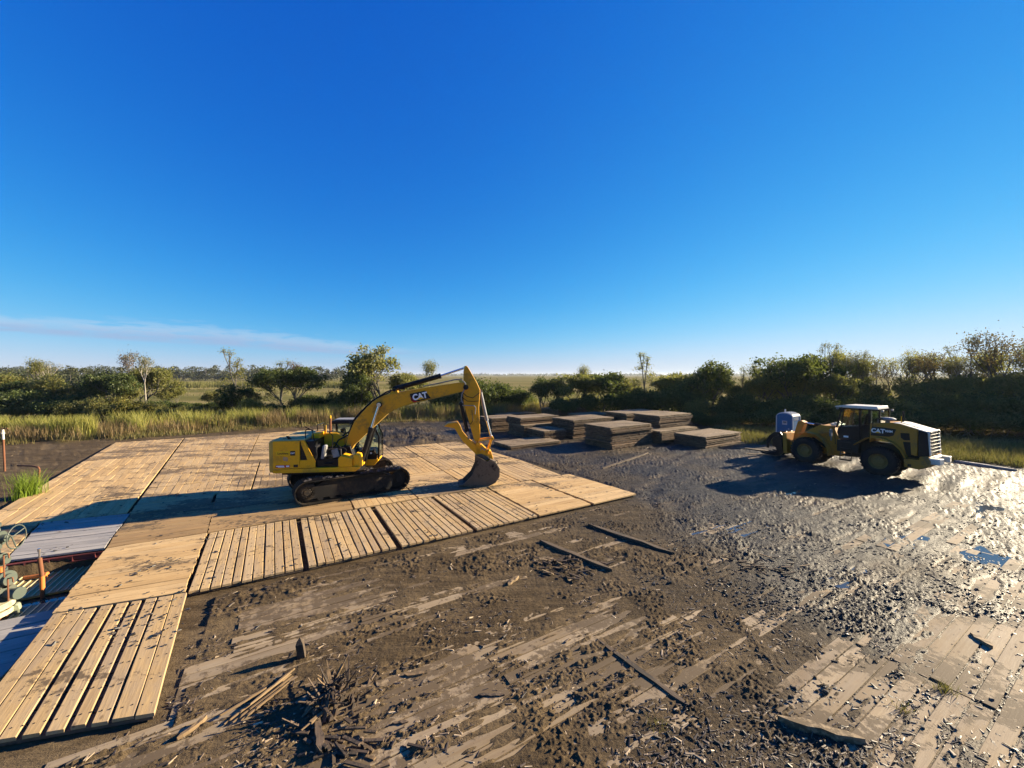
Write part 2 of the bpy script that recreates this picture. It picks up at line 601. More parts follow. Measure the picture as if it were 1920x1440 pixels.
t.set('Base Color', t.ramp(n, [(.3, (.05, .042, .034)), (.7, (.13, .115, .095))])); t.set('Roughness', .9); M['bark'] = t.m
t = NT('pale_bark'); w = t.coord('Object', (3, 3, .7)); n = t.noise(w, 5, 5, .6)
t.set('Base Color', t.ramp(n, [(.3, (.22, .19, .15)), (.7, (.42, .38, .32))])); t.set('Roughness', .9); M['bark_pale'] = t.m

# the ground: mud, grass and marsh on one sheet; masks come with the mesh
t = NT('ground_mud_and_marsh')
wet = t.attr('wet'); gr = t.attr('grass'); ma = t.attr('marsh'); film = t.attr('film')
w = t.coord('World')
wu = t.coord('World', (.35, 2.2, 1), (0, 0, -DA))
n_lo = t.noise(w, .45, 5, .6, .3); n_md = t.noise(w, 3.2, 6, .65); n_hi = t.noise(w, 16, 6, .7); n_st = t.noise(wu, 1.6, 6, .65, .3)
dry = t.mix(t.mr(n_st, .35, .65), (.050, .034, .0175), (.098, .068, .036))
dry = t.mix(t.math('MULTIPLY', t.mr(n_md, .4, .7), .55), dry, (.042, .029, .016))
dry = t.mix(t.math('MULTIPLY', t.mr(n_hi, .5, .75), .5), dry, (.135, .097, .054))
wetc = t.mix(t.mr(n_md, .35, .65), (.014, .0125, .0115), (.036, .033, .030))
n_sm = t.noise(t.coord('World', (.55, 5.5, 1), (0, 0, -DA)), 1.5, 7, .68, .4)
dry = t.mix(t.math('MULTIPLY', t.mr(n_sm, .48, .66), .6), dry, (.030, .021, .012))
mud = t.mix(wet, dry, wetc)
mud = t.mix(film, mud, t.mix(n_sm, (.24, .175, .10), (.10, .071, .040)))
gcol = t.mix(t.mr(n_md, .35, .65), (.06, .045, .018), (.105, .08, .036))
w2 = t.coord('World', (.012, .05, 1))
mcol = t.mix(t.mr(t.noise(w2, 1.0, 6, .62), .36, .64), (.120, .105, .038), (.23, .185, .085))
mcol = t.mix(t.math('MULTIPLY', t.mr(t.noise(t.coord('World', (.004, .02, 1)), 1.0, 4, .6), .45, .62), .6), mcol, (.085, .095, .03))
mcol = t.mix(t.math('MULTIPLY', t.mr(n_md, .35, .65), .35), mcol, (.08, .075, .03))
c = t.mix(gr, mud, gcol)
c = t.mix(ma, c, mcol)
t.set('Base Color', c)
gm = t.math('MAXIMUM', gr, ma)
ro = t.mr(t.math('ADD', wet, t.math('MULTIPLY', t.math('SUBTRACT', n_lo, .5), .8)), .15, 1.0, .90, .54)
t.set('Roughness', t.math('MAXIMUM', ro, t.math('MULTIPLY', gm, .95)))
t.set('Specular IOR Level', t.math('MULTIPLY', t.math('SUBTRACT', 1, gm), t.mr(wet, .5, 1, .10, .13)))
hh = t.math('ADD', t.math('MULTIPLY', n_hi, .35), t.math('MULTIPLY', t.noise(w, 34, 5, .7), .25))
hh = t.math('ADD', hh, t.math('MULTIPLY', n_md, .4))
hh = t.math('ADD', hh, t.math('MULTIPLY', n_sm, .6))
t.set('Normal', t.bump(hh, 1.0, .06))
M['ground'] = t.m
t = NT('puddle_water'); t.set('Base Color', (.045, .04, .034)); t.set('Roughness', .08); t.set('Specular IOR Level', 1.0)
t.set('Normal', t.bump(t.noise(t.coord('World'), 3, 3, .5), .03, .01)); M['water'] = t.m
t = NT('mud_clods'); ir = t.irand(); w = t.coord('World')
t.set('Base Color', t.mix(ir, (.014, .012, .010), (.052, .043, .034))); t.set("Roughness", .5)
t.set('Normal', t.bump(t.noise(w, 25, 4), .6, .02)); M['clod'] = t.m
t = NT('wood_chips'); ir = t.irand()
t.set('Base Color', t.ramp(ir, [(0, (.022, .016, .011)), (.45, (.05, .036, .024)), (.8, (.12, .085, .055)), (.93, (.36, .27, .17)), (1, (.45, .35, .22))])); t.set('Roughness', .55); M['chip'] = t.m
t = NT('pit_grating'); ir = t.orand(); w = t.coord('World')
t.set('Base Color', t.mix(t.noise(w, 3, 4), (.30, .20, .045), (.16, .13, .05))); t.set('Roughness', .6); M['grating'] = t.m
t = NT('green_grating'); w = t.coord('World')
t.set('Base Color', t.mix(t.noise(w, 3, 4), (.10, .13, .075), (.05, .065, .045))); t.set('Roughness', .6); M['grating_green'] = t.m
t = NT('grating_bar'); t.set('Base Color', (.50, .42, .24)); t.set('Roughness', .6); M['grating_bar'] = t.m

# ------------------------------------------------------------------ ground sheet
EDGE_PX = [(-1400, 815), (-300, 830), (0, 834), (200, 826), (330, 816), (520, 803), (740, 791), (860, 789), (960, 782), (1100, 777), (1250, 781), (1330, 800), (1400, 831), (1480, 836), (1600, 842), (1700, 852), (1780, 862), (1920, 876), (2300, 890), (3200, 900)]
EDGE_AZ = np.array([math.atan((p - 960) / FPX) for p, q in EDGE_PX])
EDGE_INV = np.array([(q - 703) / (CAM_Z * FPX) * math.cos(math.atan((p - 960) / FPX)) for p, q in EDGE_PX])   # 1 / range


def edge_range(az):
    return 1.0 / np.interp(az, EDGE_AZ, EDGE_INV)


def deck_inside(u, v, m=0.0):
    """footprint of the boarded deck (deck frame)"""
    seam = -2.35 - .10 * (v - .4)
    left = np.where(v < 7.7, np.where(v < 4.3, -2.45, -5.3), seam - 4.15)
    left = np.where((v > 4.4) & (v <= 7.7), -7.2, left)
    right = np.where(v < 4.2, 15.1, 14.9 - .1 * (v - 4))
    right = np.where(v > 16.3, 8.4, right)
    right = np.where(v > 18.5, 8.4, right)
    a = (u > left - m) & (u < right + m) & (v > -.15 - m) & (v < 28.9 + m)
    b = (u > -2.35 - m) & (u < .28 + m) & (v > -4.05 - m) & (v < 0)
    return a | b


def masks(x, y):
    r = np.hypot(x, y); az = np.arctan2(x, y)
    u, v = w2uv(x, y)
    er = edge_range(np.clip(az, EDGE_AZ[0], EDGE_AZ[-1])) * (1 + .05 * pn(az * 40, r * .1, 5))
    out = sst(r - er, -.8, 1.0)                       # beyond the yard
    far = sst(r, 62, 85)
    wet = sst(x + .18 * y + 1.8 * pn(x * .15, y * .15, 9), 1.0, 11.5)
    wet = np.maximum(wet, sst(y, 19, 25) * sst(x, -6, 0) * .85)
    wet = np.maximum(wet, sst(v, 15, 19) * sst(u, 4, 7) * .8)
    wet = np.clip(wet + .35 * pn(x * .33, y * .33, 14) * (wet > .02), 0, 1)
    return r, az, u, v, out, far, wet


def exposure(u, v, soft=False):
    """where the mud film has worn through to the old timbers below: streaks along the boards"""
    reg = fbm(u * .20 + 3, v * .55, 2, 21) * .55
    bias = .04 + .56 * sst(v, -.8, -4.0) * sst(-u, -8, -1)
    bias = bias + .45 * np.exp(-((u - 11.8) / 4.6) ** 2 - ((v + 9.9) / 2.9) ** 2)
    bias = bias + .55 * np.exp(-((u - 6.5) / 3.0) ** 2 - ((v + 5.5) / .9) ** 2)
    bias = bias + .45 * np.exp(-((u - 1.8) / 2.0) ** 2 - ((v + 1.8) / .7) ** 2)
    if soft:
        return sst(reg + bias + .5 * pn(u * .25, v * 2.4, 35), -.1, .8)
    streak = pn(u * .34, v * 4.3, 33) + .75 * pn(u * .9 + 5, v * 11, 34) + .35 * pn(u * 3.5, v * 9, 36)
    return sst(reg + bias + .72 * streak - .44 - .25 * np.maximum(fbm(u * .8 + 7, v * 1.3, 3, 37) + .08, 0), -.05, .25)


def height(x, y, full=False):
    r, az, u, v, out, far, wet = masks(x, y)
    ex = exposure(u, v) * (1 - out)
    rough = sst(fbm(x * .42, y * .42, 3, 41) + .18 * wet, .12, .72)
    stretch = fbm(u * .5, v * 2.6, 3, 51)
    c1 = fbm(x * 1.7, y * 1.7, 2, 61)
    c2 = 1 - np.abs(fbm(x * 4.2, y * 4.2, 2, 71)) * 1.6
    c3 = fbm(x * 9.5, y * 9.5, 2, 81)
    c4 = np.maximum(pn(x * 6.1, y * 6.1, 95) - .18, 0)
    c5 = np.maximum(pn(u * 8 + .3 * c3, v * 15, 97) - .12, 0)
    c6 = np.maximum(pn(u * 14, v * 24, 98) - .10, 0)
    sparse = sst(fbm(x * .8, y * .8, 2, 43), .0, .5)
    h = .014 + .014 * stretch + .012 * c1 + rough * (.016 * c1 + .010 * (c2 - .4) + .012 * c3 + .030 * c4 + .050 * c5 + .045 * c6) + (1 - rough) * (.005 * c3 + sparse * (.05 * c5 + .05 * c6)) + wet * sst(fbm(x * .55, y * .55, 3, 45), -.25, .45) * (.007 * c3 + .026 * c5 + .036 * c6)
    # wheel ruts of the loader, sweeping from its parking place across the yard
    rx, ry = x - 34, y - 2
    rr = np.hypot(rx, ry)
    ruts = np.cos(rr * 2 * np.pi / 1.15) * sst(pn(rr * .32, np.arctan2(ry, rx) * 2.5, 99), -.05, .5)
    lug = np.sin(np.arctan2(ry, rx) * rr * 2 * np.pi / .30)
    h = h + ruts * (.045 + .012 * lug) * wet * sst(x, 3, 9)
    h = h - .035 * wet * sst(fbm(x * .21 + 9, y * .21, 2, 111), .12, .48)
    h = h * (1 - ex * .85) - .020 * ex
    # joints of the timber layer, hollows along its seams
    heap = sst(v, 15.6, 18.5) * sst(v, 28.8, 25) * sst(u, 6.2, 9.0) * sst(u, 15, 12)
    h = h + heap * (.16 + .16 * np.maximum(fbm(x * .9, y * .9, 3, 121), -.6) + .05 * c3)
    dk = deck_inside(u, v, .25)
    h = np.where(dk & (heap < .2), np.minimum(h, -.02), h)
    h = np.where(dk & (heap >= .2), h - .02, h)
    pit = sst(-u, 2.45, 2.75) * sst(v, .9, 1.5) * sst(-v, -4.35, -4.05) * sst(u, -8.5, -8)
    low = sst(-u, 2.15, 2.7) * sst(v, -6, -4) * sst(-v, -1.3, -.8) * sst(u, -9, -7)
    h = h * (1 - pit) - .52 * pit
    h = h * (1 - .8 * low) - .22 * low * (1 - pit)
    verge = .10 + .12 * fbm(x * .5, y * .5, 2, 131)
    h = h * (1 - out) + out * (verge * (1 - far) - .25 * far)
    if not full:
        return h
    return h, out, far, wet, ex, rough


def build_ground():
    a_in = np.radians(np.linspace(-58, 58, 920))
    a_out = np.radians(np.linspace(58, 302, 62))[1:-1]
    A = np.concatenate([a_in, a_out])
    px = np.linspace(1160, 50, 720)                    # rows equally spaced in view
    rad = CAM_Z * FPX / px
    rad = np.concatenate([[.8, 2.0], rad, np.geomspace(rad[-1] * 1.02, 9000, 74)])
    RR, AA = np.meshgrid(rad, A, indexing='ij')
    x = RR * np.sin(AA); y = RR * np.cos(AA)
    h, out, far, wet, ex, rough = height(x, y, True)
    h = np.where(RR < 2.5, 0, h)
    nr, na = RR.shape
    V = np.stack([x, y, h], -1).reshape(-1, 3)
    V = np.concatenate([V, [[0, 0, 0]]])
    i = np.arange(nr - 1)[:, None] * na; j = np.arange(na)[None, :]; j2 = (j + 1) % na
    F = np.stack([i + j, i + j2, i + na + j2, i + na + j], -1).reshape(-1, 4)[:, ::-1]
    f0 = np.arange(na); c = len(V) - 1
    F0 = np.stack([np.full(na, c), (f0 + 1) % na, f0, np.full(na, c)], -1)
    gr = out * (1 - far); ma = out * far
    film = np.maximum(ex * .45, exposure(*w2uv(x, y), True) * .28 * (1 - out))
    z = lambda q: np.concatenate([q.reshape(-1), [0]])
    me = np_mesh('ground', V, F, M['ground'], True, {'wet': ('POINT', z(wet * (1 - out))), 'grass': ('POINT', z(gr)), 'marsh': ('POINT', z(ma)), 'film': ('POINT', z(film))})
    # inner disc of triangles under the camera
    o = link('ground', me, kind='structure')
    mb = MB()
    k = 24
    mb.add([(0, 0, 0)] + [(.8 * math.sin(2 * math.pi * q / k), .8 * math.cos(2 * math.pi * q / k), 0) for q in range(k)], [(0, (q + 1) % k + 1, q + 1) for q in range(k)])
    mb.obj('mud_patch', M['ground'], o)
    return o


ground = build_ground()


# ------------------------------------------------------------------ boards and mats
def quad_pt(q, s, t):
    """bilinear point of the quad (near-left, near-right, far-right, far-left)"""
    a, b, c, d = q
    return tuple((a[i] * (1 - s) + b[i] * s) * (1 - t) + (d[i] * (1 - s) + c[i] * s) * t for i in (0, 1))


def board(name, p, z0, z1, mat, parent, rag=.02, warp=.006, r=rnd):
    """one sawn board whose plan is the quad p (world xy; 0-1 = start end, 3-2 = far end): x runs along it"""
    m0 = ((p[0][0] + p[1][0]) / 2, (p[0][1] + p[1][1]) / 2)
    m1 = ((p[3][0] + p[2][0]) / 2, (p[3][1] + p[2][1]) / 2)
    ang = math.atan2(m1[1] - m0[1], m1[0] - m0[0])
    ca, sa = math.cos(ang), math.sin(ang)
    cx, cy = (m0[0] + m1[0]) / 2, (m0[1] + m1[1]) / 2

    def loc(q):
        dx, dy = q[0] - cx, q[1] - cy
        return dx * ca + dy * sa, -dx * sa + dy * ca
    A, B, C, D = [loc(q) for q in p]
    e0, e1 = r.uniform(-rag, rag), r.uniform(-rag, rag)
    n = 4
    vs, fs = [], []
    ch = min(.008, (z1 - z0) * .2)
    for k in range(n + 1):
        f = k / n
        xr = B[0] * (1 - f) + C[0] * f; yr = B[1] * (1 - f) + C[1] * f
        xl = A[0] * (1 - f) + D[0] * f; yl = A[1] * (1 - f) + D[1] * f
        ex = e0 if k == 0 else e1 if k == n else 0
        dz = r.uniform(-warp, warp); w = r.uniform(-.004, .004)
        for (x, y, z) in ((xl, yl, z0), (xl, yl, z1 + dz - ch), (xl, yl - ch if yl > yr else yl + ch, z1 + dz), (xr, yr + ch if yl > yr else yr - ch, z1 + dz), (xr, yr, z1 + dz - ch), (xr, yr, z0)):
            vs.append((x + ex, y + w, z))
    for k in range(n):
        a, b = k * 6, (k + 1) * 6
        for i in range(5):
            fs.append((a + i, a + i + 1, b + i + 1, b + i))
    fs.append((0, 5, 4, 3, 2, 1)); e = n * 6
    fs.append((e, e + 1, e + 2, e + 3, e + 4, e + 5))
    if (A[1] < B[1]):
        fs = [f[::-1] for f in fs]
    mb = MB().add(vs, fs)
    o = mb.obj(name, mat, parent, smooth=False)
    o.location = (cx, cy, 0) if parent is None else (cx - parent.location[0], cy - parent.location[1], -parent.location[2])
    o.rotation_euler = (0, 0, ang)
    return o


def mat_thing(quad_uv, n, along, matname, label, top=.12, gaps=.012, wide=None, group='timber mats of the boarded deck', skip=(), bolts=False, thick=.055, base=0.0, seed=None, tilt=0.0):
    """a timber mat: upper boards as parts, the crosswise lower layer as one part. along 'u' or 'v'"""
    r = random.Random(seed if seed is not None else int(abs(quad_uv[0][0] * 977 + quad_uv[0][1] * 131)) + 5)
    q = [uv2w(*p) for p in quad_uv]
    c = quad_pt(q, .5, .5)
    root = empty('timber_mat', (c[0], c[1], base), 0)
    tag(root, label, 'timber mat', group)
    if along == 'v':
        P = q
    else:                                              # boards run from the left edge to the right edge
        P = [q[3], q[0], q[1], q[2]]
    side = math.dist(P[0], P[1])
    ws = [r.uniform(.9, 1.1) for _ in range(n)]
    tot = sum(ws); acc = 0
    for k in range(n):
        g0 = gaps * r.uniform(.5, 1.6); g1 = gaps * r.uniform(.5, 1.6)
        if wide and k in wide:
            g1 += wide[k]
        if wide and k - 1 in wide:
            g0 = gaps
        a = acc / tot + g0 / side; acc += ws[k]; b = acc / tot - g1 / side
        sk = r.uniform(-.6, .6) * gaps / side
        quad = [quad_pt(P, a, 0), quad_pt(P, b, 0), quad_pt(P, b + sk, 1), quad_pt(P, a + sk, 1)]
        dz = r.uniform(-.006, .006)
        board('plank', quad, top - thick + dz, top + dz, M[matname], root, rag=.018, r=r)
    # lower crosswise layer, one joined part
    L = MB()
    nb = 12
    for k in range(nb):
        a, b = (k + .06) / nb, (k + .94) / nb
        pts = [quad_pt(P, .012, a), quad_pt(P, .988, a), quad_pt(P, .988, b), quad_pt(P, .012, b)]
        vs = [(p[0] - c[0], p[1] - c[1], z) for z in (.004, top - thick - .012) for p in pts]
        L.add(vs, [(3, 2, 1, 0), (4, 5, 6, 7), (0, 1, 5, 4), (1, 2, 6, 5), (2, 3, 7, 6), (3, 0, 4, 7)])
    L.obj('cross_boards', M['wood_dark'], root, smooth=False, kind='stuff')
    if bolts:
        B = MB()
        for k in range(n):
            for t_ in (.06, .22, .38, .54, .70, .86, .95):
                for s_ in (.28, .72):
                    p = quad_pt(P, (k + s_ + r.uniform(-.06, .06)) / n, t_ + r.uniform(-.008, .008))
                    B.cyl((p[0] - c[0], p[1] - c[1], top - .002), (p[0] - c[0], p[1] - c[1], top + .007), .014, .011, 6)
        B.obj('bolt', M['black_part'], root, kind='stuff')
    return root


def rect(u0, u1, v0, v1):
    return [(u0, v0), (u1, v0), (u1, v1), (u0, v1)]


# the mat in front, next to the camera
mat_thing([(-2.02, -3.35), (.27, -4.02), (-.03, -.10), (-2.33, .27)], 9, 'v', 'wood_row', 'wide plank timber mat nearest the camera with four deep gaps', gaps=.007, wide={2: .05, 3: .055, 4: .05, 5: .055, 6: .03}, bolts=True, seed=3, top=.125)
# the row along the edge of the deck
mat_thing([(-.02, -.08), (2.40, -.12), (2.30, 3.93), (-.16, 3.98)], 11, 'v', 'wood_row', 'first upright plank mat of the front edge row, left end', gaps=.016, seed=4, bolts=True)
mat_thing([(2.50, -.12), (4.84, -.12), (4.80, 3.88), (2.42, 3.92)], 11, 'v', 'wood_row', 'second upright plank mat of the front edge row', gaps=.018, seed=5, bolts=True, wide={8: .03})
mat_thing([(4.98, -.12), (7.36, -.10), (7.24, 3.92), (4.95, 3.86)], 11, 'v', 'wood_row', 'third upright plank mat of the front edge row', gaps=.015, seed=6, bolts=True)
mat_thing([(7.48, -.10), (9.92, -.08), (9.86, 3.92), (7.36, 3.93)], 12, 'v', 'wood_row', 'fourth upright plank mat of the front edge row beside the bucket', gaps=.014, seed=7, bolts=True)
mat_thing([(10.0, -.10), (12.46, -.10), (12.24, 4.0), (9.95, 3.95)], 15, 'u', 'wood_clean', 'clean pale mat right of the bucket, left of the long dark seam', gaps=.0035, seed=8)
mat_thing([(12.62, -.10), (15.06, -.08), (14.66, 4.02), (12.36, 4.05)], 15, 'u', 'wood_clean', 'clean pale mat at the outer right corner of the deck', gaps=.0035, seed=9)
mat_thing([(-2.36, .36), (-.10, .0), (-.24, 4.02), (-2.62, 4.12)], 16, 'u', 'wood_clean', 'clean yellow pine mat behind the nearest wide plank mat', gaps=.0035, seed=10)
mat_thing([(-2.64, 4.17), (-.26, 4.07), (-.52, 7.68), (-2.98, 7.72)], 14, 'u', 'wood_brown', 'brown trodden mat behind the clean yellow pine mat', gaps=.0035, seed=12)
mat_thing([(-4.72, 4.48), (-2.70, 4.18), (-3.02, 7.70), (-5.38, 8.05)], 12, 'u', 'wood_grey', 'silver grey weathered mat above the red steel beam', gaps=.012, seed=13, top=.115)
mat_thing([(-6.75, 4.75), (-4.80, 4.50), (-5.46, 8.05), (-7.35, 8.2)], 12, 'u', 'wood_mud', 'tan mat between the wellhead and the silver grey mat', gaps=.0035, seed=14)


def seam(v):
    return -2.35 - .10 * (v - .4)


ORD = ['', 'first', 'second', 'third', 'fourth', 'fifth', 'sixth', 'seventh', 'eighth', 'ninth', 'tenth', 'eleventh', 'twelfth']
# left block, sheared like the seam beside it
v = 7.8
for i in range(8):
    v1 = v + 2.62
    lo = 8.25 if i == 0 else v
    mat_thing([(seam(lo) - 4.05, lo), (seam(v) - .06, v), (seam(v1) - .06, v1 - .04), (seam(v1) - 4.05, v1 - .04)], 14, 'v', 'wood_clean' if i < 5 else 'wood_mud', f'{ORD[i + 1]} tan mat of the left column behind the silver grey mat', gaps=.0035, seed=40 + i)
    v = v1
# middle left block
rows = [(4.06, 6.52), (6.58, 9.04), (9.10, 11.56), (11.62, 14.05), (14.1, 16.1)]
for i, (a, b) in enumerate(rows):
    l = -.22 if a < 5 else (-.46 if a < 7 else seam(a) + .04)
    l2 = -.42 if a < 5 else (-.60 if a < 7 else seam(b) + .04)
    if a > 8:
        mid = .62
        mat_thing([(l, a), (mid - .03, a), (mid - .03, b), (l2, b)], 13, 'v', 'wood_mud', f'muddy mat behind the excavator, {ORD[i - 1]} along the long seam', gaps=.004, seed=60 + i)
        l = l2 = mid + .03
    mat_thing([(l, a), (4.2, a), (4.2, b), (l2, b)], 12, 'u' if i < 2 else 'v', 'wood_mud' if i else 'wood_brown', f'muddy mat under the excavator, {ORD[i + 1]} row behind the front row', gaps=.004, seed=70 + i)
mat_thing([(seam(7.75) + .04, 7.76), (-.64, 7.72), (-.70, 9.04), (seam(9.0) + .04, 9.04)], 6, 'u', 'wood_mud', 'short narrow mat filling the gap behind the brown trodden mat', gaps=.004, seed=80)
# right block: boards run away from the camera
for i, (a, b) in enumerate([(4.06, 8.02), (8.08, 12.04), (12.10, 16.1)]):
    for k in range(4):
        u0 = 4.26 + 2.5 * k; u1 = u0 + 2.45
        lim = 14.62 - .11 * (a - 4), 14.62 - .11 * (b - 4)
        if i == 0 and k == 3:
            u1 = 14.2
        q = [(u0, a), (min(u1, lim[0]), a), (min(u1, lim[1]), b), (u0, b)]
        if q[1][0] - u0 < .5 or q[2][0] - u0 < .3:
            continue
        mat_thing(q, 10, 'v' if (i + k) % 4 != 1 else 'u', 'wood_mud' if (i + k) % 2 else 'wood_clean', f'tan mat before the excavator, {ORD[i + 1]} row behind the front row, {ORD[k + 1]} from the tracks', gaps=.004, seed=90 + i * 5 + k)
# rear block
v = 16.18
for i in range(5):
    v1 = v + 2.52
    for k in range(3):
        u0 = (seam(v) + .04, -.02, 4.14)[k]; u1 = (-.08, 4.08, 8.2)[k]
        u0b = seam(v1) + .04 if k == 0 else u0
        mat_thing([(u0, v), (u1, v), (u1, v1 - .05), (u0b, v1 - .05)], 13, 'v' if k != 1 else 'u', 'wood_mud', f'rear deck mat, {ORD[i + 1]} row beyond the cab, {("left", "middle", "right")[k]} one', gaps=.004, seed=120 + i * 3 + k)
    v = v1

# old timbers half buried in the mud of the yard
cand = []
for i in range(-3, 9):
    for j in range(-1, 5):
        u0 = i * 4.15 + (j % 2) * 1.9 - .8; v0 = -.35 - 2.52 * (j + 1) - 2.5
        for k in range(10):
            va = v0 + k * .25; vb = va + .232
            cx, cy = uv2w(u0 + 2.03, (va + vb) / 2)
            if cy < 3.5 or cy > 15:
                continue
            sx_ = 960 + FPX * cx / cy; sy_ = 703 + FPX * CAM_Z / cy
            if not (-260 < sx_ < 2150 and sy_ < 1640):
                continue
            if deck_inside(np.array(u0 + 2.0), np.array(va), .35) or (u0 < -1.5 and va > -4.6):
                continue
            us = np.linspace(u0, u0 + 4.05, 12)
            e = float(np.max(exposure(us, np.full(12, (va + vb) / 2))))
            if e > .12:
                cand.append((math.hypot(cx, cy), u0, va, vb))
cand.sort()
for d_, u0, va, vb in cand[:300]:
    uu1 = u0 + 4.05
    if va > -4.3 and u0 < .4:
        u0 = max(u0, .42)
    q = [uv2w(u0, va), uv2w(u0, vb), uv2w(uu1, vb + rnd.uniform(-.006, .006)), uv2w(uu1, va)]
    zt = rnd.uniform(-.010, .008)
    board('plank', [q[1], q[0], q[3], q[2]], zt - .08, zt, M['wood_buried'], ground, rag=.04, warp=.008)

if len(cand) > 300:
    ex_mb = MB()
    for d_, u0, va, vb in cand[300:900]:
        zt = rnd.uniform(-.010, .008)
        p = [uv2w(u0, va), uv2w(u0 + 4.05, va), uv2w(u0 + 4.05, vb), uv2w(u0, vb)]
        ex_mb.add([(x, y, z) for z in (zt - .08, zt) for x, y in p], [(3, 2, 1, 0), (4, 5, 6, 7), (0, 1, 5, 4), (1, 2, 6, 5), (2, 3, 7, 6), (3, 0, 4, 7)])
    ex_mb.obj('planks', M['wood_buried'], ground, smooth=False, kind='stuff')

# grey boards beside the wellhead pit
for k in range(9):
    va = -3.4 + k * .5
    zz = -.10
    u1 = -2.42 + (.0 if va > -.3 else (-va - .3) * .12)
    q = [uv2w(-6.6, va), uv2w(-6.6, va + .46), uv2w(u1, va + .46), uv2w(u1, va)]
    board('plank', [q[1], q[0], q[3], q[2]], zz - .08, zz + rnd.uniform(-.012, .012), M['wood_grey'], ground, rag=.05)

# ------------------------------------------------------------------ stacks of mats
SA = R(32.5)


def stack_mesh(L, W, seed, top):
    r = random.Random(seed)
    mb = MB()
    n = 10
    for z0, z1, kind in ((0, .037, 0), (.047, .082, 1), (.092, .130, 0)):
        if kind == 0:
            for k in range(n):
                a = k * W / n; b = a + W / n - .012
                x0 = r.uniform(0, .07); x1 = L - r.uniform(0, .07)
                if r.random() < .08:
                    x1 -= r.uniform(.05, .25)
                dz = r.uniform(-.004, .004)
                mb.box((x0, a + r.uniform(-.008, .008), z0 + dz), (x1, b, z1 + dz))
        else:
            m = 17
            for k in range(m):
                a = k * L / m; b = a + L / m - .012
                mb.box((a + .01, r.uniform(-.02, .06), z0), (b, W - r.uniform(-.02, .06), z1))
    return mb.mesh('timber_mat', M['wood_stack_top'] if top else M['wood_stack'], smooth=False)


_sm = {}


def stack(near, L, W, layers, desc, group, base=0.0, turn=0.0, seed=1):
    r = random.Random(seed)
    z = base
    for k in range(layers):
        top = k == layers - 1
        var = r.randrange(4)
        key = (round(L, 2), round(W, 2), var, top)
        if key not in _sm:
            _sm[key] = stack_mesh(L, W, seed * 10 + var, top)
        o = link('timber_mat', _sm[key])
        a = SA + turn + r.uniform(-.014, .014)
        jx, jy = r.uniform(-.09, .09), r.uniform(-.09, .09)
        o.location = (near[0] + jx, near[1] + jy, z)
        o.rotation_euler = (r.uniform(-.002, .002), r.uniform(-.002, .002), a)
        pos = layers - k
        if layers == 1:
            lab = f'single timber mat lying {desc}'
        elif pos == 1:
            lab = f'top timber mat of {desc}'
        elif k == 0:
            lab = f'bottom timber mat of {desc}'
        else:
            lab = f'timber mat {ORD[pos]} from the top of {desc}'
        tag(o, lab, 'timber mat', group)
        z += .141
    return z


stack((6.95, 27.05), 4.45, 2.70, 11, 'the tall stack nearest the camera', 'tallest front stack of mats', seed=1)
stack((13.70, 27.30), 4.85, 2.55, 6, 'the low wide stack nearest the loader', 'low right stack of mats', seed=2)
zc = stack((11.25, 29.15), 4.9, 2.4, 7, 'the stack carrying the overhanging bundle', 'lower half of the far right stack', seed=3)
stack((11.75, 30.75), 4.4, 2.55, 7, 'the overhanging bundle on the right stack', 'overhanging upper bundle of mats', base=zc, seed=4)
stack((10.1, 34.1), 5.1, 2.6, 13, 'the pale topped rear stack', 'pale topped rear stack', seed=5)
stack((5.0, 31.35), 4.7, 2.85, 11, 'the middle stack behind the tall front stack', 'middle stack of mats', seed=6)
zf = stack((1.0, 32.45), 4.3, 2.5, 7, 'the dark lower stack under the reddish bundle', 'lower half of the reddish stack', seed=7)
stack((.72, 33.0), 4.3, 2.3, 4, 'the reddish bundle left of the middle stack', 'reddish upper bundle of mats', base=zf, seed=8)
stack((2.45, 30.1), 2.35, 2.3, 6, 'the short dark stack left of the middle one', 'short dark stack of mats', seed=9)
stack((-1.9, 35.3), 3.6, 2.5, 9, 'the leftmost dark stack behind the excavator stick', 'leftmost stack of mats', seed=10)
stack((-.13, 26.85), 4.55, 2.4, 2, 'the thin pair lying right of the bucket linkage', 'thin low pair of mats', seed=11)
stack((7.6, 40.6), 4.4, 2.7, 7, 'the flat stack behind the middle stack', 'flat rear stack of mats', seed=12)
stack((5.3, 44.6), 5.2, 3.2, 9, 'the farthest stack by the tall grass', 'farthest stack of mats', seed=13)
stack((-1.5, 46.5), 5.6, 2.6, 3, 'the long low stack along the grass behind', 'long low rear stack', seed=14)


# ------------------------------------------------------------------ vegetation
def grow(r, p, d, length, rad, depth, segs, tips, spread=.6, up=.15, shrink=.72, kids=(2, 3), twist=.25):
    p = Vector(p); d = Vector(d).normalized()
    n = 3
    for i in range(n):
        d2 = (d + Vector((r.uniform(-1, 1), r.uniform(-1, 1), r.uniform(-.4, .8))) * twist * .5).normalized()
        q = p + d2 * (length / n)
        r1 = rad * (1 - .3 * (i + 1) / n)
        segs.append((p.copy(), q.copy(), rad * (1 - .3 * i / n), r1))
        p, d = q, d2
        if depth <= 2 and i:
            tips.append((p.copy(), d.copy(), depth))
    if depth == 0:
        tips.append((p.copy(), d.copy(), 0))
        return
    for k in range(r.randint(*kids)):
        nd = (d + Vector((r.uniform(-1, 1), r.uniform(-1, 1), r.uniform(-.5, .9))) * spread + Vector((0, 0, up))).normalized()
        grow(r, p, nd, length * shrink * r.uniform(.8, 1.15), rad * .66, depth - 1, segs, tips, spread, up, shrink, kids, twist)


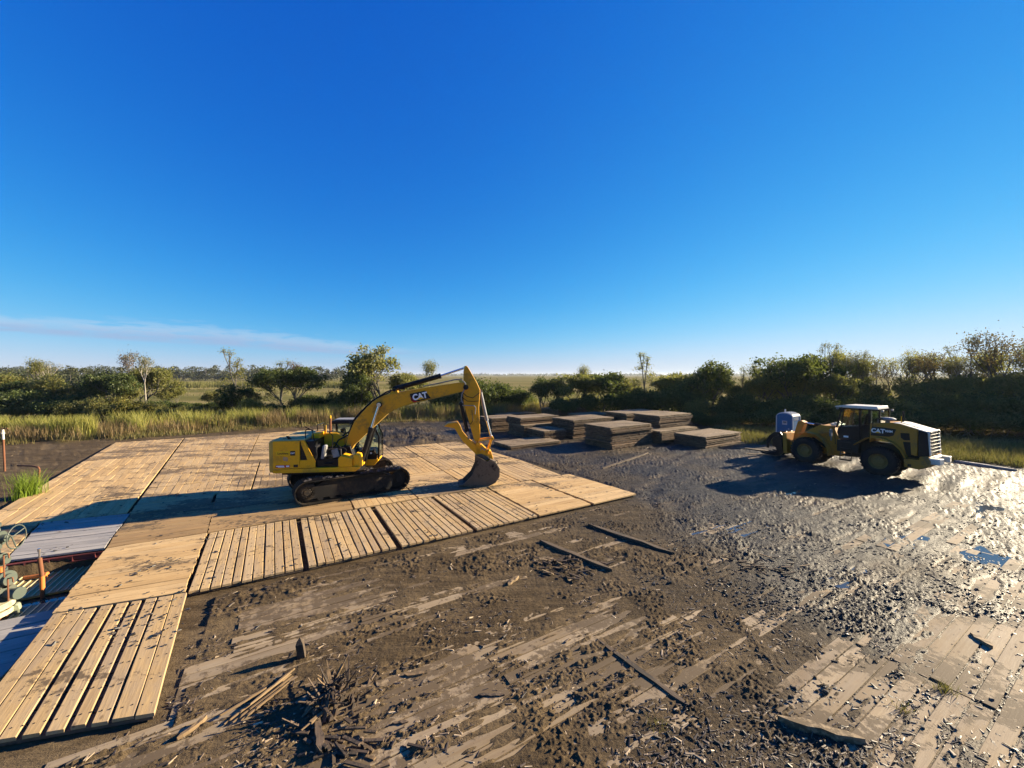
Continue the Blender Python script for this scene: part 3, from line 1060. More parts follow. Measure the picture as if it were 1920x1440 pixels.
def trunk_mesh(segs, mat, n=5):
    mb = MB()
    for a, b, r0, r1 in segs:
        mb.cyl(a, b, max(r0, .014), max(r1, .012), n if r0 > .02 else 3, caps=False)
    return mb.mesh('trunk', mat)


def leaves_mesh(centers, size, mat, seed, name='crown', asp=.55, droop=0.0):
    g = np.random.default_rng(seed)
    c = np.asarray(centers, float); n = len(c)
    a = g.normal(size=(n, 3)); a[:, 2] -= droop; a /= np.linalg.norm(a, axis=1)[:, None]
    b = np.cross(a, g.normal(size=(n, 3))); b /= np.linalg.norm(b, axis=1)[:, None]
    s = (size * g.uniform(.6, 1.35, n))[:, None]
    V = np.stack([c - a * s * .5, c + b * s * asp * .5, c + a * s * .5, c - b * s * asp * .5], 1).reshape(-1, 3)
    F = np.arange(4 * n).reshape(-1, 4)
    return np_mesh(name, V, F, mat)


def cluster(tips, per, sig, seed, flat=.8):
    g = np.random.default_rng(seed)
    out = []
    for p, d, dep in tips:
        m = int(per * g.uniform(.4, 1.5))
        q = g.normal(size=(m, 3)) * sig * g.uniform(.6, 1.3)
        q[:, 2] *= flat
        out.append(np.array(p)[None, :] + q)
    return np.concatenate(out)


PROTO = {}


def proto_tree(key, h, seed, bark, leafm, kind):
    r = random.Random(seed)
    segs, tips = [], []
    if kind == 'sparse':
        grow(r, (0, 0, 0), (r.uniform(-.08, .08), r.uniform(-.08, .08), 1), h * .34, h * .014, 4, segs, tips, .62, .32, .74, (2, 3), .22)
        tp = [t for t in tips if t[2] <= 1]
        z1 = max(t[0].z for t in tp)
        C = cluster(tp, 10, .33 * h / 8, seed)
        lm = leaves_mesh(C, .165, leafm, seed)
    elif kind == 'bare':
        grow(r, (0, 0, 0), (r.uniform(-.05, .05), 0, 1), h * .36, h * .013, 5, segs, tips, .55, .34, .74, (2, 2), .18)
        tp = [t for t in tips if t[2] == 0]
        C = cluster(tp, 5, .16, seed)
        lm = leaves_mesh(C, .13, leafm, seed)
        z1 = max(t[0].z for t in tp)
    elif kind == 'dense':
        for k in range(3):
            segs.append((Vector((0, 0, -.1)), Vector((0, 0, .05)), .2, .15))
            grow(r, (r.uniform(-.06, .06), r.uniform(-.06, .06), 0), (r.uniform(-.35, .35), r.uniform(-.35, .35), 1), h * .26, h * .014, 4, segs, tips, .85, .10, .76, (2, 3), .3)
        z1 = max(t[0].z for t in tips)
        C = cluster([t for t in tips if r.random() < .62], 22, .26 * h / 6, seed, .65)
        C = C[C[:, 2] > .1]
        lm = leaves_mesh(C, .20, leafm, seed)
    elif kind == 'bush':
        for k in range(7):
            a = r.uniform(0, 6.28)
            b0 = (r.uniform(-.8, .8), r.uniform(-.8, .8), 0)
            segs.append((Vector((0, 0, -.02)), Vector(b0), .05, .04))
            grow(r, b0, (math.cos(a) * .6, math.sin(a) * .6, .8), h * .30, h * .010, 3, segs, tips, .9, .05, .78, (2, 3), .35)
        z1 = max(t[0].z for t in tips)
        C = cluster([t for t in tips if r.random() < .7], 28, .27 * h / 3, seed, .7)
        C[:, 2] = np.abs(C[:, 2])
        lm = leaves_mesh(C, .18, leafm, seed)
    elif kind == 'slim':
        grow(r, (0, 0, 0), (0, 0, 1), h * .5, h * .012, 3, segs, tips, .25, .7, .6, (2, 3), .1)
        for k in range(26):
            z = h * (.15 + .75 * k / 26)
            a = r.uniform(0, 6.28); w = (h - z) * .16 + .15
            grow(r, (0, 0, z), (math.cos(a), math.sin(a), .55), w, .02, 1, segs, tips, .6, .3, .7, (2, 3), .2)
        z1 = max(t[0].z for t in tips)
        C = cluster([t for t in tips if t[2] <= 1], 7, .17, seed)
        lm = leaves_mesh(C, .13, leafm, seed)
    else:                                              # far: a broad crown of big leaf clumps
        C = []
        g = np.random.default_rng(seed)
        for k in range(16):
            a = g.uniform(0, 6.28); q = g.uniform(0, 1) ** .6 * h * .42
            z = h * g.uniform(.22, .86) - q * .25
            C.append(np.array([math.cos(a) * q, math.sin(a) * q, z]) + g.normal(size=(46, 3)) * np.array([1, 1, .75]) * h * .085)
        C = np.concatenate(C); C = C[C[:, 2] > .3]
        lm = leaves_mesh(C, h * .085, leafm, seed)
        segs = [(Vector((0, 0, -.3)), Vector((.1, 0, h * .35)), h * .02, h * .014), (Vector((.1, 0, h * .35)), Vector((.5, .2, h * .7)), h * .013, h * .006), (Vector((.1, 0, h * .35)), Vector((-.6, -.2, h * .65)), h * .011, h * .005)]
        z1 = h
    top = float(np.percentile(C[:, 2], 99.3))
    PROTO.setdefault(key, []).append((trunk_mesh(segs, bark), lm, top))


for i in range(3):
    proto_tree('sparse', 8, 100 + i, M['bark'], M['leaf_green'], 'sparse')
    proto_tree('russet', 8, 110 + i, M['bark'], M['leaf_red'], 'sparse')
    proto_tree('dense', 6, 120 + i, M['bark'], M['leaf_dark'], 'dense')
    proto_tree('olive', 6, 130 + i, M['bark'], M['leaf_green'], 'dense')
    proto_tree('bush', 3, 140 + i, M['bark'], M['leaf_dark'], 'bush')
    proto_tree('green', 3, 150 + i, M['bark'], M['leaf_green'], 'bush')
for i in range(2):
    proto_tree('pale', 8, 160 + i, M['bark_pale'], M['leaf_dry'], 'sparse')
    proto_tree('bare', 8, 170 + i, M['bark'], M['leaf_dry'], 'bare')
    proto_tree('slim', 7, 180 + i, M['bark'], M['leaf_green'], 'slim')
    proto_tree('yellow', 3, 190 + i, M['bark'], M['leaf_yellow'], 'bush')
for i in range(5):
    proto_tree('far', 10, 200 + i, M['bark'], M['leaf_far'], 'far')

TREE_NAME = {'sparse': ('thin_tree', 'tree'), 'russet': ('russet_tree', 'tree'), 'dense': ('dense_tree', 'tree'), 'olive': ('leafy_tree', 'tree'), 'bush': ('dark_bush', 'bush'), 'green': ('green_bush', 'bush'), 'pale': ('pale_trunk_tree', 'tree'), 'bare': ('bare_tree', 'tree'), 'slim': ('slender_tree', 'tree'), 'yellow': ('yellow_bush', 'bush'), 'far': ('distant_tree', 'tree')}


def tree(kind, px, d, ytop, label, group, wide=1.0, r=rnd):
    x = (px - 960) / FPX * d
    hgt = CAM_Z + (703 - ytop) * d / FPX
    tm, lm, top = r.choice(PROTO[kind])
    z = float(height(np.array([x]), np.array([float(d)]))[0]) - .05
    s = (hgt - z) / top
    nm, cat = TREE_NAME[kind]
    root = empty(nm, (x, d, z), r.uniform(0, 6.28))
    root.scale = (s * wide, s * wide, s)
    link('trunk', tm, root); link('crown', lm, root)
    tag(root, label, cat, group)
    return root


LB, RB, CB = 'dark bushes along the left verge', 'dark bushes along the right verge', 'bushes along the middle of the verge'
for px, d, yt in [(-60, 47, 735), (12, 47, 730), (50, 49, 736), (128, 46, 738), (165, 47, 741), (300, 49, 751), (338, 50, 754), (372, 51, 756), (408, 51, 754), (425, 48, 745)]:
    tree('bush', px, d, yt, 'low dark bush behind the reeds left of the excavator', LB)
for px, d, yt in [(-20, 45, 742), (30, 45, 748), (72, 46, 733), (100, 44, 752), (150, 44, 752), (190, 45, 744), (205, 44, 757), (285, 46, 757), (355, 47, 762), (390, 47, 764), (455, 44, 764), (520, 45, 760), (560, 45, 764)]:
    k = 'green' if px % 4 else 'bush'
    tree(k, px, d, yt, ('light green' if k == 'green' else 'dark') + ' bush rising right behind the reeds of the left verge', 'front bushes of the left verge, ' + k, 1.15)
for px, d, yt, k in [(28, 50, 702, 'olive'), (62, 49, 716, 'dense'), (96, 50, 704, 'olive'), (148, 51, 722, 'olive'), (192, 49, 700, 'dense'), (268, 52, 690, 'olive'), (322, 53, 728, 'olive'), (398, 53, 734, 'olive')]:
    tree(k, px, d, yt, 'olive green tree among the left bushes' if k == 'olive' else 'dark green tree among the left bushes', 'olive trees of the left bushes' if k == 'olive' else 'dark trees of the left bushes', 1.05)
for px, d, yt in [(8, 43, 764), (120, 43, 766), (175, 43, 768), (310, 45, 768), (425, 44, 770)]:
    tree('green', px, d, yt, 'low green bush standing in the reeds of the left verge', 'green bushes in the left reeds', 1.2)
for px, d, yt in [(215, 47, 702), (248, 48, 716)]:
    tree('olive' if px > 230 else 'dense', px, d, yt, 'dense green tree behind the reeds at the far end of the left deck column' if px > 230 else 'tall dark bushy tree left of the pale forked tree', None, .9)
tree('yellow', 232, 44, 752, 'yellow green bush among the reeds below the pale forked tree', None)
tree('yellow', 262, 45, 758, 'smaller yellow bush just right of the reeds below the forked tree', None)
tree('sparse', 82, 51, 672, 'thin loose tree above the bushes at the far left', None, .9)
tree('pale', 104, 53, 675, 'pale stemmed tree beside the thin loose tree at the far left', None, .75)
tree('russet', 245, 51, 657, 'russet tree leaning above the dark bushy tree on the left', None, .9)
tree('pale', 276, 50, 663, 'pale forked tree with white trunk rising behind the reeds', None, .8)
tree('bare', 72, 44, 748, 'small dead white branched tree before the left bushes', None, 1.2)
tree('dense', 443, 47, 722, 'dark bushy tree under the tall narrow crown', None, 1.0)
tree('slim', 441, 49, 656, 'tall narrow yellowish crown above the dark bushy tree', None, 1.5)
tree('yellow', 470, 45, 749, 'ochre bush at the foot of the dark trees behind the excavator', None)
tree('yellow', 500, 46, 757, 'second ochre bush nearer the excavator counterweight', None)
tree('dense', 542, 48, 690, 'dark tree with a reddish top behind the counterweight', None, 1.0)
tree('russet', 553, 49, 678, 'reddish crown poking out above the dark tree', None, .7)
tree('slim', 524, 49, 677, 'green tip left of the reddish crown', None, 1.6)
for px, d, yt in [(578, 49, 742), (606, 50, 748), (632, 50, 741), (655, 49, 728)]:
    tree('bush', px, d, yt, 'low dark bush behind the excavator cab', 'low bushes behind the excavator cab')
tree('dense', 668, 48, 697, 'dark left half of the big tree behind the boom', None, .9)
tree('olive', 712, 49, 652, 'big leafy tree standing behind the boom', None, .95)
tree('sparse', 690, 51, 656, 'loose crown on the left shoulder of the big leafy tree', None, .7)
tree('olive', 745, 48, 700, 'rounded olive tree right of the big leafy tree', None, .9)
tree('sparse', 798, 54, 674, 'airy tree behind the boom cylinder', None, 1.0)
tree('olive', 780, 52, 716, 'low olive tree below the boom cylinder', None, 1.0)
for px, d, yt in [(828, 51, 738), (860, 52, 735), (905, 53, 712), (930, 53, 722), (958, 54, 730), (988, 55, 738)]:
    tree('green' if px < 900 else 'bush', px, d, yt, 'rounded bush behind the dry reeds under the boom' if px < 900 else 'rounded dark bush right of the stick', CB + (' under the boom' if px < 900 else ' right of the stick'))
for px, d, yt, k in [(1018, 51, 710, 'dense'), (1042, 51, 712, 'dense'), (1080, 50, 702, 'olive'), (1128, 49, 700, 'dense'), (1178, 48, 712, 'olive'), (1250, 47, 707, 'olive'), (1290, 46, 702, 'olive')]:
    tree(k, px, d, yt, 'bushy tree behind the mat stacks' if k == 'dense' else 'olive green tree behind the mat stacks', 'dark trees behind the mat stacks' if k == 'dense' else 'olive trees behind the mat stacks', 1.15)
tree('sparse', 1100, 52, 684, 'small round topped tree above the mat stacks', None, .8)
tree('slim', 1208, 48, 662, 'slender spire shaped tree above the overhanging bundle', None, 1.3)
for px, d, yt in [(1065, 46, 748), (1100, 47, 742), (1150, 46, 735), (1190, 45, 738), (1230, 45, 735), (1270, 44, 730)]:
    tree('bush', px, d, yt, 'low dark bush just behind the mat stacks', 'low bushes behind the mat stacks')
# the tall thicket on the right
for px, d, yt, k in [(1318, 45, 708, 'dense'), (1334, 44, 681, 'dense'), (1352, 45, 684, 'slim'), (1382, 44, 712, 'olive'), (1393, 43, 690, 'slim'), (1424, 43, 694, 'olive'), (1452, 43, 709, 'olive'), (1474, 42, 697, 'olive'), (1502, 42, 668, 'dense'), (1530, 42, 703, 'olive'), (1562, 41, 696, 'olive'), (1594, 41, 712, 'olive'),
                     (1625, 41, 700, 'olive'), (1655, 41, 713, 'olive'), (1690, 40, 699, 'olive'), (1724, 40, 712, 'olive'), (1760, 39, 698, 'olive'), (1797, 38, 710, 'olive'), (1834, 38, 696, 'olive'), (1868, 37, 706, 'olive'), (1906, 36, 694, 'olive'), (1945, 35, 690, 'olive'), (1990, 34, 692, 'dense'), (2040, 33, 690, 'olive')]:
    lab = {'dense': 'dark bushy tree in the thicket behind the loader', 'olive': 'olive tree in the thicket behind the loader', 'slim': 'slender pointed tree at the left end of the thicket'}[k]
    tree(k, px, d, yt + (10 if k != 'slim' and yt > 685 else 0), lab, lab.split(' in ')[0] + 's of the right thicket', .9)
for px, d, yt, k in [(1372, 46, 690, 'sparse'), (1438, 45, 686, 'pale'), (1470, 45, 684, 'sparse'), (1518, 44, 676, 'sparse'), (1590, 44, 672, 'pale'), (1618, 44, 676, 'sparse'), (1650, 43, 672, 'pale'), (1668, 43, 680, 'russet'), (1735, 42, 674, 'sparse'), (1772, 41, 670, 'pale'), (1785, 42, 678, 'russet'), (1822, 40, 662, 'sparse'), (1845, 41, 672, 'pale'), (1872, 40, 668, 'sparse'), (1905, 38, 655, 'pale'), (1960, 37, 645, 'sparse'), (1405, 46, 682, 'pale'), (1488, 45, 672, 'pale'), (1536, 44, 662, 'sparse'), (1575, 44, 664, 'sparse'), (1606, 44, 680, 'russet'), (1636, 43, 660, 'pale'), (1703, 43, 672, 'sparse'), (1764, 42, 660, 'sparse'), (1812, 41, 664, 'russet'), (1838, 40, 652, 'sparse'), (1895, 38, 660, 'sparse')]:
    tree(k, px, d, yt, {'sparse': 'green airy tree rising out of the thicket', 'pale': 'pale airy tree rising out of the thicket', 'russet': 'russet airy tree rising out of the thicket'}[k], {'sparse': 'green', 'pale': 'pale', 'russet': 'russet'}[k] + ' airy trees of the right thicket', 1.05)
for px, d, yt, k, lab in [(1552, 42, 638, 'bare', 'tall twiggy tree above the portable toilet'), (1572, 43, 652, 'sparse', 'loose leaved tree right of the tall twiggy tree'), (1603, 43, 657, 'bare', 'thin twiggy tree above the loader cab'), (1630, 42, 672, 'sparse', 'loose tree above the loader bonnet'), (1688, 41, 655, 'sparse', 'thin leafy tree right of the loader cab'),
                          (1716, 40, 664, 'russet', 'smaller russet tree above the thicket'), (1752, 40, 656, 'russet', 'russet tree left of the leafless tree'), (1800, 39, 628, 'bare', 'leafless forked tree standing above the thicket'), (1858, 38, 617, 'russet', 'tallest russet tree at the right end of the thicket'), (1886, 37, 636, 'russet', 'russet tree close right of the tallest one'), (1926, 35, 628, 'russet', 'russet tree cut by the frame edge')]:
    tree(k, px, d, yt, lab, None, .85)
for i, px in enumerate(range(1290, 2100, 34)):
    d = 39.5 - (px - 1300) * .0120
    tree('bush', px, d, 776 + rnd.uniform(-10, 8), 'lowest dark bush along the foot of the right thicket', 'lowest bushes of the right thicket', 1.3)
for i, px in enumerate(range(1300, 2080, 44)):
    d = 42 - (px - 1300) * .0125
    tree('bush' if i % 3 else 'green', px, d, 756 + rnd.uniform(-18, 10), 'dark bush at the foot of the right thicket' if i % 3 else 'green bush at the foot of the right thicket', RB + (' (dark)' if i % 3 else ' (green)'))
for px, d, yt in [(2120, 33, 640), (2230, 32, 630), (2360, 31, 630), (2520, 30, 620), (2700, 30, 620)]:
    tree('dense', px, d, yt, 'dark tree of the thicket beyond the right edge', 'thicket trees beyond the right edge', 1.2)
# the woodland line across the marsh
for i, (px, yt) in enumerate([(-80, 688), (-40, 692), (0, 690), (28, 694), (52, 690), (112, 696), (132, 690), (152, 694), (176, 697), (198, 690)]):
    tree('far', px, 150 + (i % 3) * 8, yt, 'dark rounded tree in the near clump beyond the left bushes', 'near clump of trees beyond the left bushes', 1.25)
for i in range(58):
    px = -120 + i * 13.4 + rnd.uniform(-5, 5)
    d = 372 + rnd.uniform(-22, 22) - max(0, 160 - px) * .25
    yt = 689 + rnd.uniform(-4, 4) + (px > 600) * (px - 600) * .06
    tree('far', px, d, yt, 'rounded distant tree in the woodland line across the marsh', 'woodland line across the marsh', rnd.uniform(1.0, 1.35))


def blades(name, pts, h0, h1, w, mat, seed, lean=.25, seg=3, **kw):
    """many grass blades as one object of loose stuff"""
    g = np.random.default_rng(seed)
    n = len(pts)
    P = np.column_stack([pts, height(pts[:, 0], pts[:, 1]) - .03])
    H = g.uniform(h0, h1, n); a = g.uniform(0, 2 * np.pi, n); b = g.uniform(0, 2 * np.pi, n)
    dirv = np.stack([np.cos(a), np.sin(a), np.zeros(n)], 1); sid = np.stack([np.cos(b), np.sin(b), np.zeros(n)], 1)
    L = g.uniform(.2, 1, n) * lean
    Vs = []
    for k in range(seg + 1):
        f = k / seg
        c = P + dirv * (H * L * f ** 2.2)[:, None] + np.array([0, 0, 1]) * (H * f * (1 - .18 * L * f))[:, None]
        ww = (w * g.uniform(.7, 1.3, n) * (1 - f * .92))[:, None] * sid
        Vs += [c - ww, c + ww]
    V = np.stack(Vs, 1); m = 2 * (seg + 1)
    F = np.stack([np.stack([np.arange(n) * m + 2 * k, np.arange(n) * m + 2 * k + 1, np.arange(n) * m + 2 * k + 3, np.arange(n) * m + 2 * k + 2], 1) for k in range(seg)], 1).reshape(-1, 4)
    me = np_mesh(name, V.reshape(-1, 3), F, mat)
    return link(name, me, kind='stuff', **kw)


G = np.random.default_rng(5)


def band(n, px0, px1, off0, off1, clump=None, thr=0.0, seed=3):
    """points along the verge: off = metres beyond the yard's edge"""
    px = G.uniform(px0, px1, n * 3)
    az_ = np.arctan((px - 960) / FPX)
    d = edge_range(az_) + G.uniform(off0, off1, n * 3)
    p = np.stack([d * np.sin(az_), d * np.cos(az_)], 1)
    if clump:
        k = pn(p[:, 0] * clump, p[:, 1] * clump, seed) + G.uniform(-.25, .25, len(p)) > thr
        p = p[k]
    return p[:n]


blades('verge_grass', band(42000, -250, 2150, -.8, 9, .35, -.35, 3), .15, .75, .018, M['grass'], 31, .6, 2)
blades('dark_grass', band(26000, 1180, 2250, -.6, 9, .3, -.45, 4), .12, .5, .02, M['grass_dark'], 32, .7, 2)
blades('green_reeds', band(15000, -250, 560, 1.8, 7.5, .42, .26, 6), .8, 2.0, .030, M['reed'], 33, .38, 3)
blades('dry_reeds', band(10000, -250, 640, .8, 6, .45, .0, 7), .5, 1.3, .022, M['reed_dry'], 34, .3, 3)
blades('dry_reeds', band(15000, 480, 1120, 1.2, 5.5, .5, -.1, 8), .6, 1.7, .024, M['reed_dry'], 35, .28, 3)
blades('green_reeds', band(6500, 560, 1010, 2.0, 8, .5, .08, 9), 1.0, 2.1, .03, M['reed'], 36, .4, 3)
blades('green_reeds', band(9000, 1060, 1330, 2.5, 7.5, .4, -.1, 10), .9, 2.3, .032, M['reed'], 37, .4, 3)
# tall marsh reeds far across the open field
pxm = G.uniform(-250, 680, 15000); dm = G.uniform(168, 182, 15000) + 10 * pn(pxm * .01, pxm * 0, 5)
blades('marsh_reeds', np.stack([(pxm - 960) / FPX * dm, dm], 1), 1.6, 3.3, .11, M['marsh_reed'], 38, .25, 2)
pxm = G.uniform(-300, 2100, 12000); dm = G.uniform(85, 165, 12000)
pm = np.stack([(pxm - 960) / FPX * dm, dm], 1)
pm = pm[pn(pm[:, 0] * .05, pm[:, 1] * .05, 77) > .05]
blades('marsh_reeds', pm, .5, 1.3, .07, M['marsh_reed'], 39, .4, 2)
# a low line of far woods on the horizon
g = np.random.default_rng(8)
n = 5200
a = g.uniform(-1.15, 1.15, n); d = g.uniform(2500, 3400, n)
c = np.stack([d * np.sin(a), d * np.cos(a), g.uniform(0, 1, n) * (6 + 9 * np.clip(pn(a * 14, a * 0, 3) + .4, 0, 1.2))], 1)
link('far_woods', leaves_mesh(c, 26, M['leaf_far'], 9, 'far_woods', .3, 0), kind='stuff')


# ------------------------------------------------------------------ lettering
def lettering(text, size, mat, parent, loc, rot, name='lettering', bold=.0, sx=1.0, ext=.002, shear=0.0):
    cu = bpy.data.curves.new(name, 'FONT')
    cu.body = text; cu.size = size; cu.extrude = ext; cu.offset = bold; cu.shear = shear
    cu.align_x = 'CENTER'; cu.align_y = 'CENTER'
    cu.materials.append(mat)
    tmp = bpy.data.objects.new(name, cu)
    COL.objects.link(tmp)
    bpy.context.view_layer.update()
    me = bpy.data.meshes.new_from_object(tmp.evaluated_get(bpy.context.evaluated_depsgraph_get()))
    bpy.data.objects.remove(tmp)
    o = link(name, me)
    o.parent = parent; o.location = loc; o.rotation_euler = rot
    o.scale = (sx, 1, 1)
    return o


# ------------------------------------------------------------------ excavator
EXC = (-7.35, 17.3, .126)
EXH = R(8.5)
ex = tag(empty('excavator', EXC, EXH), 'yellow tracked excavator with its bucket resting on the board deck', 'excavator')
TRK = Matrix.Rotation(R(34.5) - EXH, 4, 'Z')
Y, YD, BK, BP, ST = M['yellow'], M['yellow_dirty'], M['black'], M['black_part'], M['steel_dark']


def place(o, m):
    o.matrix_local = m
    return o


# tracks
shoe = MB()
shoe.box((-.09, -.36, 0), (.10, .36, .03))
for q in (-.06, 0, .06):
    shoe.box((q - .008, -.36, .03), (q + .008, .36, .062))
shoe_me = shoe.mesh('track_shoe', ST, smooth=False)
LC, RT = 3.62, .43
per = 2 * LC + 2 * math.pi * RT
NS = 52
for sgn in (-1, 1):
    yc = sgn * 1.19
    mb = MB(TRK @ Matrix.Translation((0, yc, 0)))
    path = []
    for i in range(NS):
        s = (i + .5) * per / NS
        if s < LC:
            path.append((-LC / 2 + s, RT + .06 + RT, 0))
        elif s < LC + math.pi * RT:
            a = (s - LC) / RT; path.append((LC / 2 + math.sin(a) * RT, RT + .06 + math.cos(a) * RT, a))
        elif s < 2 * LC + math.pi * RT:
            path.append((LC / 2 - (s - LC - math.pi * RT), .06, math.pi))
        else:
            a = (s - 2 * LC - math.pi * RT) / RT; path.append((-LC / 2 - math.sin(a) * RT, RT + .06 - math.cos(a) * RT, math.pi + a))
    # chain links inside the shoes and the side frame
    mb.box((-LC / 2 - .05, -.20, .20), (LC / 2 + .05, .20, .70))
    mb.prism([(-1.5, .70), (1.45, .70), (1.15, .84), (-1.2, .84)], -.17, .17)
    for i in range(NS):
        a, b = path[i], path[(i + 1) % NS]
        n = lambda q: (q[0] - math.sin(q[2]) * .05, q[1] - math.cos(q[2]) * .05)
        (x0, z0), (x1, z1) = n(a), n(b)
        mb.bar((x0, -.08, z0), (x1, -.08, z1), .05, .09, (0, 1, 0)); mb.bar((x0, .08, z0), (x1, .08, z1), .05, .09, (0, 1, 0))
    tr = mb.obj('track', ST, ex, smooth=False)
    for i, (x, z, a) in enumerate(path):
        o = link('track_shoe', shoe_me, tr)
        o.matrix_local = TRK @ Matrix.Translation((x, yc, z)) @ Matrix.Rotation(a, 4, 'Y')
    for nm, x, rr in (('idler', LC / 2, .36), ('sprocket', -LC / 2, .36)):
        w = MB(TRK @ Matrix.Translation((x, yc, RT + .06)))
        w.lathe([(-.22, 0), (-.22, rr * .35), (-.20, rr * .4), (-.20, rr * .75), (-.16, rr), (.16, rr), (.20, rr * .75), (.20, rr * .4), (.22, rr * .35), (.22, 0)], (0, 0, 0), 'y', 22)
        if nm == 'sprocket':
            for k in range(14):
                a = k * 2 * math.pi / 14
                w.cyl((math.cos(a) * rr * .55, -.24, math.sin(a) * rr * .55), (math.cos(a) * rr * .55, .24, math.sin(a) * rr * .55), .022, n=6)
        w.obj(nm, M['steel_dark'], tr)
    for k in range(7):
        w = MB(TRK @ Matrix.Translation((-1.35 + k * .45, yc, .20)))
        w.cyl((0, -.19, 0), (0, .19, 0), .115, n=14)
        w.obj('roller', ST, tr)
    for k in range(2):
        w = MB(TRK @ Matrix.Translation((-.7 + k * 1.4, yc, .86)))
        w.cyl((0, -.14, 0), (0, .14, 0), .07, n=10)
        w.obj('carrier_roller', ST, tr)
    mud_ = MB(TRK @ Matrix.Translation((0, yc, 0)))
    rr_ = random.Random(5 + sgn)
    for k in range(60):
        x = rr_.uniform(-1.9, 1.9); s = rr_.uniform(.03, .09); y = rr_.uniform(-.33, .33)
        mud_.add([(x - s, y - s, .985), (x + s, y - s * .7, .985), (x + s * .6, y + s, .985), (x - s * .7, y + s, .985), (x, y, .985 + s * .7)], [(0, 1, 4), (1, 2, 4), (2, 3, 4), (3, 0, 4)])
    mud_.obj('caked_mud', M['clod'], tr, kind='stuff')
cb = MB(TRK)
cb.prism([(-1.0, .5), (1.0, .5), (.75, .92), (-.75, .92)], -.95, .95)
cb.box((-1.25, -.8, .42), (-.75, .8, .62)); cb.box((.75, -.8, .42), (1.25, .8, .62))
cb.obj('carbody', ST, ex, bevel=.03)
MB().lathe([(.90, 0), (.90, .66), (1.02, .70), (1.02, .62), (1.12, .62), (1.12, 0)], (0, 0, 0), 'z', 36).obj('swing_bearing', BP, ex)

# upper structure
MB().prism([(-2.56, 1.13), (.62, 1.10), (.80, 1.22), (.80, 1.30), (-2.56, 1.30)], -1.385, -.42).prism([(-2.56, 1.13), (.4, 1.10), (.4, 1.30), (-2.56, 1.30)], -.42, .45).obj('platform', Y, ex, bevel=.02)
MB().box((-2.3, -1.2, 1.02), (.5, 1.2, 1.125)).obj('belly_plate', BP, ex, bevel=.02)
pl = [(-2.565, -1.385), (-2.67, -1.36)]
for k in range(13):
    a = R(207 - k * 4.5)
    pl.append((2.82 * math.cos(a), 2.82 * math.sin(a)))
pl = [(-2.2, -1.385), (-2.62, -1.385), (-2.72, -1.30)] + [(-(2.83 - .06 * (k / 6 - 1) ** 2), -1.2 + 2.4 * k / 12) for k in range(13)] + [(-2.72, 1.30), (-2.62, 1.385), (-2.2, 1.385)]
MB().prism(pl, 1.14, 2.44, 'xy').obj('counterweight', M['beige'], ex, bevel=.09)
MB().box((-2.545, -1.395, 1.315), (-1.535, -1.30, 2.44)).obj('side_door', Y, ex, bevel=.015)
MB().box((-2.545, 1.30, 1.315), (-1.0, 1.395, 2.40)).obj('side_door', Y, ex, bevel=.015)
MB().box((-2.60, -1.28, 1.30), (-1.0, 1.28, 2.40)).obj('engine_bay', BK, ex)
MB().prism([(-2.70, 2.40), (-2.62, 2.475), (-1.55, 2.50), (-1.38, 2.50), (-1.38, 2.40)], -1.34, 1.34).obj('engine_hood', M['hood_top'], ex, bevel=.03)
MB().box((-2.32, -1.05, 2.498), (-1.62, -.6, 2.52)).obj('hood_panel', M['hood_top'], ex, bevel=.008)
MB().add([(-2.02, -1.28, 2.49), (-1.86, -1.30, 2.49), (-2.10, -1.26, 2.64), (-1.98, -1.27, 2.62), (-2.02, -1.22, 2.49), (-1.86, -1.24, 2.49)], [(0, 1, 3, 2), (4, 2, 3, 5), (0, 2, 4), (1, 5, 3), (0, 4, 5, 1)]).obj('camera_bracket', BK, ex)
# air intake pillar with the black triangular screen
MB().prism([(-1.53, 1.315), (-1.53, 1.64), (-1.24, 1.64), (-1.47, 2.28), (-1.50, 2.46), (-1.36, 2.46), (-.945, 1.56), (-.945, 1.315)], -1.39, -1.31).obj('side_pillar', Y, ex, bevel=.01)
sc_ = MB()
sc_.prism([(-1.515, 1.65), (-1.25, 1.65), (-1.48, 2.27), (-1.515, 2.30)], -1.345, -1.30)
for k in range(9):
    z = 1.68 + k * .065
    sc_.box((-1.51, -1.355, z), (-1.27 - max(0, z - 1.65) * .36, -1.345, z + .012))
sc_.obj('intake_screen', M['decal_black'], ex, smooth=False)
MB().box((-1.40, -1.29, 1.31), (-.95, -.55, 2.20)).obj('pump_bay', BK, ex, bevel=.02)
# black steps and side bay
st_ = MB()
st_.box((-.945, -1.25, 1.30), (-.06, -.6, 1.62)); st_.box((-.60, -1.385, 1.44), (-.30, -1.20, 1.47)); st_.box((-.62, -1.2, 1.70), (-.28, -.75, 1.73)); st_.box((-.62, -1.0, 1.96), (-.25, -.6, 1.99))
st_.obj('steps', BK, ex, bevel=.01)
MB().prism([(-1.14, 1.62), (-.93, 1.62), (-.90, 2.18), (-1.18, 2.20)], -1.28, -.82).obj('grey_tank', M['black_part'], ex, bevel=.03)
MB(Matrix.Translation((-.82, -1.2, 1.62)) @ Matrix.Rotation(R(10), 4, 'Y')).box((0, 0, 0), (.14, .34, .58)).obj('fluid_bottle', M['grey_part'], ex, bevel=.05)
MB(Matrix.Translation((-.28, -1.25, 1.66)) @ Matrix.Rotation(R(-15), 4, 'Y')).box((0, 0, 0), (.26, .03, .34)).obj('mirror', M['grey_part'], ex, bevel=.01)
